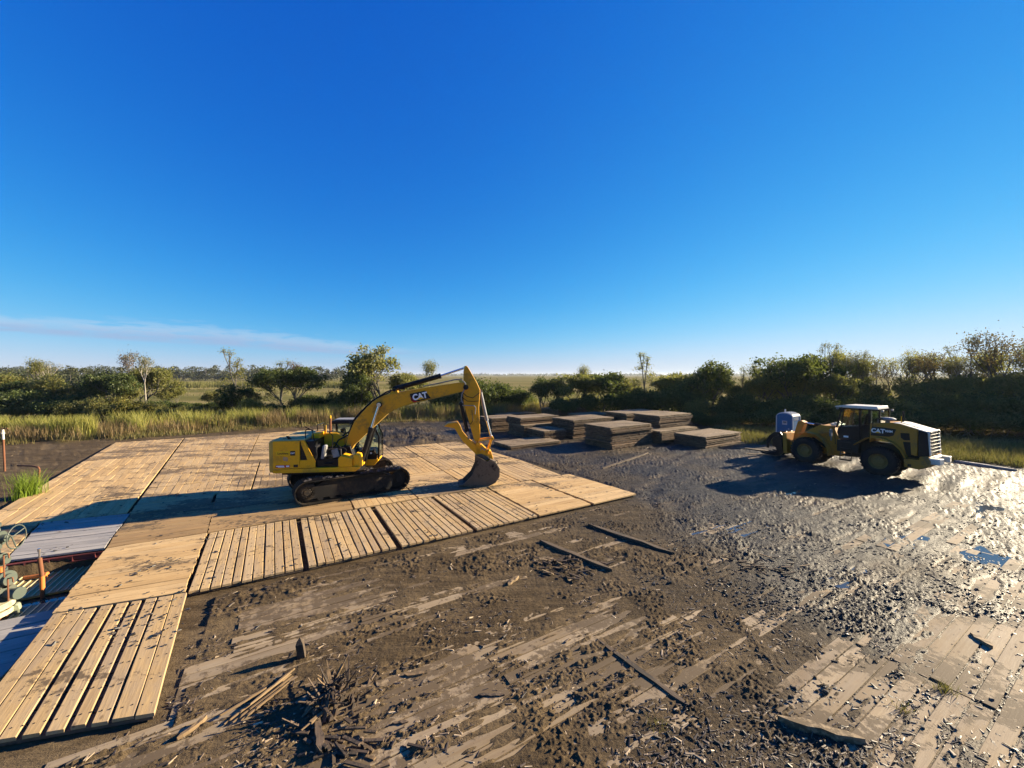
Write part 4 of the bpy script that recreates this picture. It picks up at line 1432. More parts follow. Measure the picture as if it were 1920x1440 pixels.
# battery and tool box
MB().prism([(-.05, 1.305), (.50, 1.305), (.50, 1.62), (.46, 1.66), (.09, 1.77), (.05, 1.77), (-.05, 1.68)], -1.392, -.72).obj('tool_box', Y, ex, bevel=.02)
MB().prism([(.505, 1.30), (.80, 1.28), (.80, 1.52), (.74, 1.76), (.56, 1.80), (.505, 1.70)], -1.30, -.70).obj('tool_box_front', Y, ex, bevel=.03)
# middle of the deck: hood blocks, tank, exhaust
MB().box((-1.36, -.55, 2.2), (-1.02, .35, 2.62)).obj('engine_box', Y, ex, bevel=.02)
MB().prism([(-1.25, 1.3), (-.15, 1.3), (-.15, 2.30), (-.5, 2.52), (-1.25, 2.56)], -.05, .55).obj('fuel_tank', Y, ex, bevel=.02)
MB().box((-.95, -.75, 1.3), (-.1, -.1, 1.95)).obj('valve_bay', BP, ex, bevel=.03)
MB().tube([(-.80, .15, 2.4), (-.80, .15, 3.18)], .052, 12).obj('exhaust_pipe', M['rust'], ex)
MB().tube([(-.80, .15, 3.16), (-.80, .15, 3.30)], .04, 12).obj('exhaust_tip', M['decal_yellow'], ex)
MB().box((-1.02, .02, 2.5), (-.94, .1, 2.88)).obj('hood_post', M['beige'], ex)


def rail(pts, r_=.019, name='handrail', mat=BK):
    return MB().tube(pts, r_, 8).obj(name, mat, ex)


rail([(-1.40, -1.12, 2.10), (-1.40, -1.12, 2.78), (-1.36, -1.12, 2.86), (-1.20, -1.12, 2.86), (-1.12, -1.13, 2.80), (-.88, -1.3, 1.72)])
rail([(-1.42, -1.12, 2.98), (-1.10, -1.12, 2.80)], .022, 'mirror_arm')
rail([(-.38, -1.1, 1.66), (-.33, -1.1, 2.58), (-.48, -1.1, 2.72), (-.50, -.5, 2.72)])
rail([(-1.40, .3, 2.5), (-1.40, .3, 2.86), (-1.40, 1.2, 2.86), (-1.40, 1.2, 2.5)])
# cab on the far side
CX = [(-.86, 1.12), (-.93, 1.40), (-.93, 2.86), (-.84, 3.00), (.62, 3.02), (.98, 2.90), (1.26, 2.25), (1.26, 1.38), (1.08, 1.12)]
cabb = MB()
cabb.prism([(-.90, 1.10), (-.90, 1.62), (.98, 1.62), (1.16, 1.40), (1.10, 1.10)], .46, 1.40)
cabb.obj('cab_base', BK, ex, bevel=.02)
MB().prism([(-.86, .92), (1.02, .92), (1.20, 1.12), (1.20, 1.20), (-.86, 1.20)], .44, 1.42).obj('cab_sill', Y, ex, bevel=.02)
MB().prism([(-.92, 2.88), (-.84, 3.02), (.60, 3.04), (.94, 2.95), (.90, 2.88)], .44, 1.42).obj('cab_roof', M['black_part'], ex, bevel=.03)
MB().box((-.75, .55, 3.035), (.35, 1.3, 3.075)).obj('roof_hatch', M['grey_part'], ex, bevel=.02)
pst = MB()
for y in (.47, 1.39):
    pst.bar((-.88, y, 1.6), (-.88, y, 2.92), .11, .09, (1, 0, 0)); pst.bar((.10, y, 1.6), (.10, y, 2.92), .09, .07, (1, 0, 0))
    pst.bar((1.22, y, 1.2), (1.24, y, 2.25), .06, .07, (1, 0, 0)); pst.bar((1.24, y, 2.25), (.93, y, 2.94), .06, .07, (1, 0, 0))
    pst.bar((-.9, y, 1.62), (1.22, y, 1.42), .06, .07)
pst.bar((1.24, .47, 2.0), (1.24, 1.39, 2.0), .04, .03); pst.bar((1.23, .47, 1.30), (1.23, 1.39, 1.30), .05, .04)
pst.obj('cab_post', BK, ex, smooth=False)
for y in (.455, 1.40):
    MB().prism([(-.84, 1.62), (.06, 1.60), (.06, 2.88), (-.84, 2.88)], y, y + .006).obj('window_pane', M['glass'], ex)
    MB().prism([(.14, 1.58), (1.20, 1.46), (1.21, 2.24), (.92, 2.88), (.14, 2.88)], y, y + .006).obj('window_pane', M['glass'], ex)
MB().ribbon([(1.25, 1.32), (1.25, 2.24), (.95, 2.90)], .50, 1.36, .006).obj('windscreen', M['glass'], ex)
sb = MB()
sb.box((-.35, .70, 1.62), (.2, 1.2, 1.85)); sb.prism([(-.45, 1.80), (-.30, 1.80), (-.42, 2.62), (-.55, 2.62)], .70, 1.2)
sb.obj('seat', M['rubber'], ex, bevel=.05)
MB().cyl((.88, .442, 1.50), (.88, .438, 1.50), .055, n=4).obj('warning_sticker', M['decal_white'], ex)
for (a, b) in (((1.32, .46, 1.5), (1.36, .44, 2.55)), ((1.20, .46, 2.75), (1.32, .42, 2.62))):
    rail([a, b], .012, 'mirror_arm')
MB().box((1.27, .30, 2.62), (1.33, .46, 2.86)).obj('mirror', BK, ex, bevel=.02)
# boom
up_ = [(-.12, 1.78), (-.02, 2.10), (.06, 2.46), (.32, 3.06), (.87, 3.70), (1.30, 4.06), (1.62, 4.22), (2.63, 4.42), (4.12, 4.66), (5.0, 4.78), (5.36, 4.74)]
lo_ = [(5.42, 4.50), (5.20, 4.38), (4.97, 4.34), (4.12, 4.13), (2.80, 3.83), (2.2, 3.63), (1.74, 3.38), (.87, 2.56), (.30, 2.02), (.12, 1.70), (0, 1.62)]
MB().prism(up_ + lo_, -.23, .23).obj('boom', YD, ex, bevel=.02)
pp = MB()
for k in range(len(lo_) - 4):
    a, b = lo_[k + 2], lo_[k + 3]
    pp.bar((a[0], 0, a[1] - .008), (b[0], 0, b[1] - .008), .50, .016)
pp.obj('boom_lower_flange', M['beige'], ex)
pins = MB()
for x, z, rr, w in ((1.40, 3.80, .12, .33), (.02, 1.82, .13, .34), (2.04, 4.44, .07, .2), (5.24, 4.56, .12, .30)):
    pins.cyl((x, -w, z), (x, w, z), rr, n=16)
pins.obj('boom_pin', BP, ex)
MB().prism([(1.80, 4.22), (2.22, 4.30), (2.10, 4.52), (1.96, 4.50)], -.16, .16).obj('cylinder_bracket', YD, ex, bevel=.01)
MB().prism([(-.35, 1.3), (.35, 1.3), (.16, 2.0), (-.16, 2.0)], -.34, .34).obj('boom_foot', BP, ex, bevel=.02)
# boom emblem: black plate, red corner, white letters, yellow triangle
dp = [(2.72, 4.27), (3.40, 4.41), (3.66, 4.07), (2.90, 3.88), (2.78, 3.97)]
dc = MB().prism(dp, -.246, -.232).obj('emblem_plate', M['decal_black'], ex)
MB().prism([(2.735, 4.16), (2.90, 3.88), (3.10, 3.935), (2.90, 3.96)], -.250, -.247).obj('red_corner', M['decal_red'], dc)
lettering('CAT', .36, M['decal_white'], dc, (3.17, -.252, 4.15), (R(90), R(-12), 0), bold=.016, sx=.92)
MB().prism([(3.02, 3.985), (3.36, 4.055), (3.20, 4.125)], -.259, -.2555).obj('yellow_triangle', M['decal_yellow'], dc)
# stick
sk_ = [(5.14, 5.27), (5.19, 5.50), (5.24, 5.56), (5.32, 5.52), (5.41, 5.39), (5.78, 4.73), (5.91, 4.42), (5.85, 3.58), (5.92, 2.22), (5.84, 2.02), (5.66, 2.02), (5.60, 2.16), (5.38, 2.95), (5.15, 3.80), (5.14, 4.30)]
MB().prism(sk_, -.16, .16).obj('stick', YD, ex, bevel=.02)


def cylinder(name, p0, p1, p2, rb, rr, mat=BK):
    """barrel p0-p1, bright rod p1-p2"""
    c = MB().cyl(p0, p1, rb, n=18).cyl(Vector(p0) - Vector((0, .09, 0)), Vector(p0) + Vector((0, .09, 0)), rb * 1.1, n=14)
    d = (Vector(p1) - Vector(p0)).normalized()
    c.cyl(Vector(p1) - d * .06, Vector(p1) + d * .05, rb * 1.14, n=18)
    o = c.obj(name, mat, ex)
    MB().cyl(p1, p2, rr, n=14).cyl(Vector(p2) - Vector((0, .08, 0)), Vector(p2) + Vector((0, .08, 0)), rr * 1.7, n=14).obj('rod', M['chrome'], o)
    return o


for y in (-.33, .33):
    cylinder('boom_cylinder', (.62, y, 1.26), (1.06, y, 2.74), (1.40, y, 3.80), .105, .055)
cylinder('stick_cylinder', (2.06, 0, 4.50), (4.06, 0, 5.07), (5.22, 0, 5.46), .11, .05)
cylinder('bucket_cylinder', (5.93, 0, 4.36), (6.22, 0, 3.02), (6.44, 0, 2.18), .075, .05, M['grey_part'])
cylinder('thumb_cylinder', (5.02, 0, 3.78), (5.30, 0, 2.52), (5.38, 0, 2.20), .085, .045)
# thumb and linkage
th = [(4.23, 2.76), (4.42, 2.90), (4.85, 2.95), (5.0, 2.73), (5.09, 2.48), (5.34, 2.16), (5.65, 1.90), (5.92, 1.58), (5.84, 1.44), (5.71, 1.42), (5.46, 1.67), (5.09, 2.06), (4.85, 2.44), (4.72, 2.66), (4.45, 2.72)]
tb = MB()
tb.prism(th, -.24, -.16); tb.prism(th, .16, .24)
for q in ((4.95, 2.62), (5.25, 2.1), (5.6, 1.80)):
    tb.cyl((q[0], -.17, q[1]), (q[0], .17, q[1]), .06, n=10)
tb.prism([(4.23, 2.76), (4.42, 2.90), (4.85, 2.95), (4.83, 2.88), (4.45, 2.82)], -.3, .3)
tb.obj('thumb', YD, ex, bevel=.012)
lk = MB()
for y in (-.26, .22):
    lk.bar((5.80, y, 2.06), (6.46, y, 2.15), .05, .10, (0, 1, 0)); lk.bar((6.46, y, 2.18), (6.24, y, 1.46), .05, .14, (0, 1, 0))
lk.cyl((6.46, -.32, 2.16), (6.46, .32, 2.16), .07, n=12); lk.cyl((6.24, -.3, 1.46), (6.24, .3, 1.46), .07, n=12); lk.cyl((5.80, -.32, 1.92), (5.80, .32, 1.92), .085, n=14)
lk.obj('bucket_linkage', YD, ex, bevel=.01)
MB().prism([(5.70, 1.90), (5.70, 1.36), (5.98, 1.30), (6.22, 1.04), (6.52, 1.16), (6.42, 1.55), (6.22, 1.64), (5.98, 1.88)], -.24, .24).obj('quick_coupler', YD, ex, bevel=.02)
MB().tube([(5.92, -.26, 1.62), (5.98, -.34, 1.76), (6.08, -.30, 1.62), (6.20, -.34, 1.74), (6.26, -.28, 1.60)], .018, 6).obj('hose', M['grey_part'], ex)
# bucket
bo = [(5.71, 1.40), (5.98, 1.27), (6.17, 1.13), (6.32, 1.21), (6.54, 1.10), (6.75, .78), (6.74, .42), (6.56, .16), (6.30, .035), (5.75, .0), (5.34, .02), (5.06, .09)]
inn = [(5.48, .50), (5.68, .92)]
bk = MB()
bk.prism(bo + inn, -.53, -.495); bk.prism(bo + inn, .495, .53)
bk.ribbon(bo[3:], -.51, .51, .035)
bk.prism([(5.66, 1.40), (5.98, 1.27), (6.17, 1.13), (6.32, 1.21), (6.28, 1.30), (5.95, 1.45)], -.3, .3)
bkt = bk.obj('bucket', M['bucket'], ex, bevel=.006)
for k in range(5):
    y = -.44 + k * .22
    MB().prism([(5.12, .02), (5.12, .12), (5.0, .12), (4.88, .07), (4.90, .03)], y - .05, y + .05).obj('tooth', M['bucket'], bkt)
MB().tube([(6.55, -.45, 1.10), (6.66, -.45, 1.16), (6.72, -.45, 1.02), (6.64, -.45, .98)], .018, 6).obj('lifting_eye', M['bucket'], bkt)
# hoses and pipes
MB().tube([(3.3, -.12, 4.60), (4.2, -.14, 4.78), (4.8, -.16, 4.92), (5.05, -.26, 4.90), (5.22, -.27, 4.74), (5.20, -.25, 4.50), (5.06, -.24, 4.24), (5.03, -.2, 4.0), (5.10, -.22, 3.82)], .028, 8).obj('hose', M['grey_part'], ex)
MB().tube([(5.10, -.24, 4.32), (5.28, -.26, 4.14), (5.56, -.26, 4.06), (5.88, -.22, 4.30)], .018, 6).obj('hose', BK, ex)
MB().tube([(5.06, -.24, 4.10), (5.30, -.26, 3.92), (5.60, -.26, 3.90), (5.84, -.22, 3.92)], .018, 6).obj('hose', BK, ex)
MB().tube([(5.08, -.23, 3.72), (5.62, -.225, 3.70), (5.70, -.22, 3.60), (5.66, -.22, 3.3)], .022, 6).obj('pipe', M['grey_part'], ex)
MB().tube([(5.52, -.22, 3.5), (5.56, -.25, 3.0), (5.45, -.25, 2.84), (5.36, -.23, 2.90)], .016, 6).obj('hose', BK, ex)
MB().tube([(1.1, -.10, 3.98), (1.7, -.14, 4.36), (2.2, -.15, 4.52), (2.5, -.12, 4.48)], .035, 8).tube([(.1, -.12, 2.9), (.5, -.14, 3.4), (1.1, -.12, 4.0)], .03, 8).tube([(.1, .12, 2.9), (.5, .14, 3.4), (1.1, .12, 4.0), (2.0, .1, 4.42)], .03, 8).obj('boom_pipe', BK, ex)
for a, b in (((.45, .1), (.62, .35)), ((-.2, .05), (-.1, .2))):
    pass
MB().tube([(-.5, -.3, 1.95), (-.35, -.25, 2.25), (.05, -.2, 2.45), (.2, -.15, 2.9)], .035, 8).tube([(-.5, .2, 1.95), (-.3, .12, 2.35), (.05, .12, 2.6)], .035, 8).tube([(-.6, -.45, 1.95), (-.45, -.5, 2.2), (-.2, -.45, 1.95)], .03, 8).obj('hose', BK, ex)
MB().cyl((-.12, -.62, 1.78), (-.12, -.40, 1.78), .16, n=16).obj('swing_motor', BP, ex)
# door stickers
dl = MB().box((-2.43, -1.402, 1.845), (-1.885, -1.3955, 2.035)).obj('dealer_sticker', M['decal_yellow'], ex)
lettering('Louisiana', .115, M['decal_black'], dl, (-2.16, -1.404, 1.94), (R(90), 0, 0), bold=.002, sx=.95)
d2 = MB().box((-1.885, -1.403, 1.845), (-1.70, -1.396, 2.035)).obj('dealer_sticker', M['decal_black'], ex)
lettering('CAT', .085, M['decal_white'], d2, (-1.792, -1.405, 1.94), (R(90), 0, 0), bold=.003, sx=.95)
d3 = MB()
for k in range(4):
    d3.prism([(-2.17 + .02 * (k == 0 or k == 3), 1.80 - k * .042), (-1.97 - .02 * (k == 0 or k == 3), 1.77 - k * .042), (-1.97 - .02 * (k == 0 or k == 3), 1.745 - k * .042), (-2.17 + .02 * (k == 0 or k == 3), 1.775 - k * .042)], -1.400, -1.3955)
d3.obj('striped_emblem', M['grey_part'], ex)
d4 = MB().box((-2.44, -1.402, 1.365), (-1.90, -1.3955, 1.465)).obj('red_sticker', M['decal_red'], ex)
MB().box((-2.42, -1.404, 1.405), (-2.12, -1.4025, 1.445)).box((-2.36, -1.404, 1.375), (-2.10, -1.4025, 1.395)).box((-2.05, -1.404, 1.385), (-1.93, -1.4025, 1.445)).obj('sticker_print', M['decal_white'], d4)
MB().box((-1.77, -1.402, 1.36), (-1.60, -1.3955, 1.47)).obj('black_sticker', M['decal_black'], ex)

# ------------------------------------------------------------------ wheel loader
LH = R(119.4)
LLY = (-math.sin(LH), math.cos(LH))
lo = tag(empty('wheel_loader', (19.16 - 1.15 * LLY[0], 20.03 - 1.15 * LLY[1], 0.0), LH), 'dusty yellow wheel loader with log fork parked on the wet mud', 'wheel loader')
lo.scale = (1, .85, 1)
YL = M['yellow_loader']


def wheel(x, y, sgn):
    w = MB(Matrix.Translation((x, y, .735)))
    rr = .76
    w.lathe([(-.28, .40), (-.30, .48), (-.31, .62), (-.27, .70), (-.24, rr - .03), (.24, rr - .03), (.27, .70), (.31, .62), (.30, .48), (.28, .40)], (0, 0, 0), 'y', 44)
    for k in range(26):
        a = 2 * math.pi * k / 26
        for s in (-1, 1):
            a2 = a + (.12 if s > 0 else 0)
            p0 = (math.cos(a2) * (rr - .01), s * .01, math.sin(a2) * (rr - .01)); p1 = (math.cos(a2 + .16) * (rr - .025), s * .29, math.sin(a2 + .16) * (rr - .025))
            w.bar(p0, p1, .075, .06, (math.cos(a2), 0, math.sin(a2)))
    wo = w.obj('wheel', M['rubber'], lo)
    q = MB(Matrix.Translation((x, y, .735)))
    q.lathe([(sgn * .27, .405), (sgn * .24, .40), (sgn * .20, .36), (sgn * .10, .33), (sgn * .10, .24), (sgn * .19, .22), (sgn * .21, .16), (sgn * .21, 0)], (0, 0, 0), 'y', 32)
    q.lathe([(-sgn * .27, .405), (-sgn * .1, .36), (-sgn * .1, 0)], (0, 0, 0), 'y', 24)
    for k in range(14):
        a = 2 * math.pi * k / 14
        q.cyl((math.cos(a) * .285, sgn * .09, math.sin(a) * .285), (math.cos(a) * .285, sgn * .125, math.sin(a) * .285), .022, n=6)
    q.obj('rim', M['rim'], wo)
    return wo


for x in (.09, 3.43):
    for s in (-1, 1):
        wheel(x, s * 1.05, s)
MB().cyl((.09, -.9, .735), (.09, .9, .735), .2, n=16).cyl((3.43, -.9, .735), (3.43, .9, .735), .2, n=16).obj('axle', BP, lo)
# rear frame, bonnet, counterweight
MB().prism([(-1.30, 1.05), (-1.30, .85), (.9, .70), (1.75, .62), (1.75, 1.30), (.9, 1.60), (-1.30, 1.60)], -.48, .48).obj('rear_frame', BP, lo, bevel=.03)
MB().prism([(.55, 1.62), (.55, 2.64), (.20, 2.70), (-.35, 2.78), (-.62, 2.76), (-1.28, 2.56), (-1.28, 1.22), (-.70, 1.30), (-.40, 1.78), (.05, 1.98), (.35, 1.92)], -.96, .96).obj('bonnet', YL, lo, bevel=.04)
MB().prism([(-.34, 2.785), (-.62, 2.765), (-1.62, 2.47), (-1.62, 2.44), (-.34, 2.745)], -.90, .90).obj('bonnet_top', M['white_dusty'], lo, bevel=.01)
tp = MB()
for x0, x1 in ((-.55, -.85), (-.95, -1.2)):
    z = lambda x: 2.775 + (x + .62) * .297
    tp.add([(x0, -.5, z(x0) + .012), (x1, -.5, z(x1) + .012), (x1, .5, z(x1) + .012), (x0, .5, z(x0) + .012), (x0, -.5, z(x0) - .02), (x1, -.5, z(x1) - .02), (x1, .5, z(x1) - .02), (x0, .5, z(x0) - .02)],
           [(0, 1, 2, 3), (4, 7, 6, 5), (0, 4, 5, 1), (1, 5, 6, 2), (2, 6, 7, 3), (3, 7, 4, 0)])
tp.obj('bonnet_grating', M['grey_part'], lo)
MB().prism([(-1.30, 2.50), (-1.62, 2.42), (-1.70, 1.30), (-1.38, 1.22), (-1.30, 1.22)], -.94, .94).obj('radiator_shroud', BK, lo, bevel=.02)
for k in range(6):
    z = 1.46 + k * .165; x = -1.715 + (z - 1.3) * .07
    MB(Matrix.Translation((x, 0, z)) @ Matrix.Rotation(R(32), 4, 'Y')).box((-.07, -.80, -.012), (.07, .80, .012)).obj('louver', M['grey_part'], lo, bevel=.006)
fr = MB()
for s in (-1, 1):
    fr.bar((-1.70, s * .86, 1.30), (-1.63, s * .86, 2.46), .10, .10, (1, 0, 0))
fr.bar((-1.63, -.9, 2.45), (-1.63, .9, 2.45), .10, .08)
fr.obj('grille_frame', M['white_dusty'], lo, bevel=.01)
lt = MB()
for s in (-1, 1):
    lt.box((-1.72, s * .70 - .09, 2.36), (-1.66, s * .70 + .09, 2.46))
lt.obj('tail_lamp', BK, lo, bevel=.01)
MB().prism([(-.84, 1.04), (-1.36, 1.06), (-1.40, 1.24), (-1.72, 1.24), (-1.80, 1.06), (-1.80, .80), (-1.38, .58), (-.84, .62)], -1.12, 1.12).obj('counterweight', YL, lo, bevel=.04)
hb = MB()
for s in (-1, 1):
    hb.prism([(-1.70, s * 1.12), (-2.08, s * 1.05), (-2.12, s * .55), (-1.98, s * .50), (-1.70, s * .62)], .92, 1.20, 'xy')
hb.prism([(-1.74, -.6), (-1.84, -.55), (-1.84, .55), (-1.74, .6)], .92, 1.22, 'xy')
hb.obj('rear_bumper', M['white_dusty'], lo, bevel=.025)
MB().prism([(-.80, 1.05), (-1.34, 1.07), (-1.34, 1.10), (-.80, 1.08)], 1.10, 1.135).obj('trim_strip', BK, lo)
MB().box((-1.12, 1.10, .66), (-.98, 1.13, .80)).obj('tow_eye', BK, lo, bevel=.01)
# side openings
for s in (-1, 1):
    MB().prism([(-.66, 2.30), (-.99, 2.32), (-1.02, 1.97), (-.80, 1.95), (-.68, 2.06)], s * .955, s * .972).obj('side_vent', BK, lo)
    v2 = MB().prism([(-.76, 1.86), (-1.03, 1.88), (-1.07, 1.24), (-.90, 1.24), (-.82, 1.55)], s * .955, s * .972)
    v2.obj('side_vent', BK, lo)
pd = [(.46, 2.50), (-.10, 2.50), (-.50, 2.46), (-.40, 2.12), (-.22, 2.04), (.50, 2.02)]
el_ = MB().prism(pd, .962, .975).obj('emblem_plate', M['decal_black'], lo)
lettering('CAT', .30, M['decal_white'], el_, (.21, .979, 2.29), (R(90), 0, R(180)), bold=.012, sx=.92)
MB().prism([(.33, 2.185), (.09, 2.185), (.21, 2.27)], .9795, .983).obj('yellow_triangle', M['decal_yellow'], el_)
lettering('950M', .15, M['decal_white'], el_, (-.22, .979, 2.32), (R(90), 0, R(180)), bold=.006, sx=.86)
# rear fenders
for s in (-1, 1):
    pth = [(1.10, 1.42), (1.02, 1.50), (.62, 1.84), (.30, 1.93), (-.10, 1.92), (-.45, 1.74), (-.72, 1.46), (-.90, 1.08)]
    y0, y1 = (.80, 1.34) if s > 0 else (-1.34, -.80)
    MB().ribbon(pth[::-1], y0, y1, .045).obj('fender', YL, lo, bevel=.01)
# mufflers, precleaner
MB().cyl((.35, .35, 2.6), (.35, .35, 2.90), .07, n=12).lathe([(2.84, .0), (2.84, .26), (2.88, .33), (2.94, .33), (3.0, .22), (3.0, 0)], (.0, .30, 0), 'z', 24).cyl((.0, .3, 2.7), (.0, .3, 2.9), .1, n=12).obj('air_cleaner', M['grey_part'], lo)
MB().tube([(-.48, -.2, 2.7), (-.48, -.2, 3.34)], .05, 12).obj('exhaust_pipe', BK, lo)
MB().tube([(-.56, .45, 2.75), (-.56, .45, 3.12)], .018, 8).obj('marker_post', M['decal_yellow'], lo)
# cab
MB().prism([(.62, 1.62), (.62, 2.52), (1.98, 2.30), (2.04, 1.98), (1.92, 1.62)], -.80, .80).obj('cab_base', BK, lo, bevel=.03)
MB().prism([(.26, 3.44), (.30, 3.56), (1.70, 3.56), (2.12, 3.48), (2.14, 3.42), (.26, 3.40)], -.86, .86).obj('cab_roof', M['white_dusty'], lo, bevel=.02)
lp = MB()
for s in (-.82, .82):
    lp.bar((2.04, s, 2.25), (1.80, s, 3.42), .07, .08, (1, 0, 0)); lp.bar((1.0, s, 1.7), (1.0, s, 3.42), .17, .08, (1, 0, 0)); lp.bar((.58, s, 2.3), (.62, s, 3.42), .07, .08, (1, 0, 0)); lp.bar((.20, s * .9, 2.62), (.22, s * .9, 3.42), .06, .07, (1, 0, 0)); lp.bar((1.84, s, 2.2), (1.72, s, 3.4), .05, .05, (1, 0, 0))
    lp.bar((.2, s, 3.37), (1.85, s, 3.37), .07, .07); lp.bar((.20, s, 2.55), (1.0, s, 2.52), .08, .07)
lp.bar((.2, -.75, 2.62), (.2, .75, 2.62), .06, .06); lp.bar((.25, -.75, 2.95), (.25, .75, 2.95), .025, .025)
lp.obj('cab_post', BK, lo, smooth=False)
for s in (-.82, .82):
    MB().prism([(1.08, 2.52), (1.80, 2.40), (1.68, 3.36), (1.08, 3.36)], s - .003, s + .003).obj('window_pane', M['glass'], lo)
    MB().prism([(.24, 2.58), (.94, 2.56), (.94, 3.36), (.26, 3.36)], s * .97 - .003, s * .97 + .003).obj('window_pane', M['glass'], lo)
MB().ribbon([(2.06, 2.26), (1.83, 3.42)], -.78, .78, .006).obj('windscreen', M['glass'], lo)
MB().ribbon([(.19, 2.64), (.22, 3.38)], -.74, .74, .006).obj('rear_window', M['glass'], lo)
MB().box((.95, -.28, 2.3), (1.35, .28, 2.46)).prism([(.92, 2.4), (1.04, 2.4), (.92, 3.12), (.82, 3.12)], -.26, .26).obj('seat', M['rubber'], lo, bevel=.04)
MB().tube([(1.66, 0, 2.1), (1.50, 0, 2.52)], .03, 8).obj('steering_column', BK, lo)
sw = MB(); n = 16
sw.tube([(1.50 + math.cos(a) * .05, math.sin(a) * .19, 2.54 + math.cos(a) * .17) for a in [k * 2 * math.pi / n for k in range(n + 1)]], .015, 6)
sw.obj('steering_wheel', BK, lo)
MB().box((1.50, .81, 1.74), (1.72, .822, 1.84)).obj('door_plate', M['decal_white'], lo)
for s in (-.78, .78):
    MB().box((.05, s - .07, 3.28), (.14, s + .07, 3.38)).box((1.98, s - .07, 3.30), (2.08, s + .07, 3.40)).obj('work_lamp', M['grey_part'], lo, bevel=.01)
rl = MB()
rl.tube([(1.02, .90, 1.2), (1.02, .90, 2.35), (.98, .84, 2.45)], .02, 8).tube([(.42, .98, 2.5), (.42, .98, 2.9), (.05, .9, 2.95)], .016, 8).tube([(2.08, .85, 1.3), (2.12, .9, 2.3)], .018, 8)
rl.obj('handrail', BK, lo)
sp = MB()
for z, w in ((.50, .0), (.80, .04), (1.12, .08), (1.45, .12)):
    sp.box((1.28, 1.0 - w, z), (1.76, 1.26 - w, z + .05))
sp.bar((1.27, 1.12, .48), (1.27, 1.02, 1.6), .03, .05); sp.bar((1.77, 1.12, .48), (1.77, 1.02, 1.6), .03, .05)
sp.obj('step', BP, lo)
MB().box((.98, .55, .95), (1.95, 1.05, 1.60)).obj('side_tank', BP, lo, bevel=.03)
# front frame, arms, fenders
MB().prism([(1.80, .62), (1.95, .56), (3.9, .62), (3.9, 1.20), (3.1, 1.95), (2.85, 2.30), (2.34, 2.24), (2.05, 1.5)], -.34, .34).obj('front_frame', YL, lo, bevel=.03)
for s in (-1, 1):
    y0, y1 = (.46, .62) if s > 0 else (-.62, -.46)
    MB().prism([(2.34, 2.24), (2.90, 2.31), (3.16, 2.12), (3.66, 1.78), (4.45, 1.10), (4.72, .60), (4.66, .34), (4.44, .36), (4.30, .75), (3.60, 1.30), (3.05, 1.72), (2.42, 1.90)], y0, y1).obj('lift_arm', YL, lo, bevel=.02)
    pth = [(2.30, .62), (2.36, 1.05), (2.58, 1.48), (2.95, 1.72), (3.40, 1.80), (3.85, 1.68)]
    y0, y1 = (.74, 1.32) if s > 0 else (-1.32, -.74)
    MB().ribbon(pth, y0, y1, .045).obj('fender', YL, lo, bevel=.01)
    MB().box((2.16, s * 1.12 - .12, 1.75), (2.26, s * 1.12 + .12, 2.15)).tube([(2.2, s * 1.1, 1.5), (2.2, s * 1.1, 1.8)], .03, 6).obj('head_lamp', M['grey_part'], lo, bevel=.01)
    MB().tube([(2.42, s * .85, 1.0), (3.3, s * .53, 1.45)], .07, 12).obj('lift_cylinder', BK, lo)
MB().box((2.2, -.30, 2.30), (2.50, .30, 2.42)).box((2.10, .42, 2.42), (2.20, .72, 2.52)).obj('frame_cap', M['white_dusty'], lo, bevel=.01)
MB().tube([(2.62, 0, 2.18), (3.4, 0, 2.24)], .10, 14).obj('tilt_cylinder', BK, lo)
MB().tube([(3.35, 0, 2.235), (4.02, 0, 2.28)], .05, 12).obj('tilt_rod', M['chrome'], lo)
MB().prism([(3.85, 2.30), (4.05, 2.42), (4.22, 2.34), (4.40, 1.60), (4.50, 1.02), (4.32, 1.0), (4.02, 1.65)], -.26, .26).obj('tilt_lever', YL, lo, bevel=.02)
MB().prism([(4.48, .34), (4.70, .34), (4.78, 1.62), (4.54, 1.60)], -1.02, 1.02).obj('coupler_frame', YL, lo, bevel=.02)
# log fork: five curved tines, clamp tines above
for k in range(5):
    y = -1.12 + k * .56
    MB().prism([(4.70, .30), (4.74, 1.22), (4.90, 1.40), (5.10, 1.36), (5.24, 1.10), (5.20, .78), (5.02, .52), (5.10, .36), (5.62, .22), (6.05, .24), (5.9, .12), (5.2, .10), (4.85, .14)], y - .05, y + .05).obj('fork_tine', BK, lo, bevel=.015)
for y in (-.75, .0, .85):
    MB().prism([(4.78, 1.38), (4.95, 1.62), (5.3, 1.58), (5.62, 1.30), (5.78, .95), (5.74, .52), (5.62, .50), (5.56, .90), (5.38, 1.2), (5.1, 1.36), (4.9, 1.25)], y - .06, y + .06).obj('clamp_tine', BK, lo, bevel=.015)
MB().cyl((5.02, -1.15, 1.36), (5.02, 1.15, 1.36), .08, n=12).cyl((4.78, -1.15, .45), (4.78, 1.15, .45), .09, n=12).obj('cross_tube', BK, lo)

# ------------------------------------------------------------------ portable toilet
to = tag(empty('portable_toilet', (21.55, 30.1, .05), R(30)), 'blue portable toilet with arched white roof standing behind the loader', 'portable toilet')
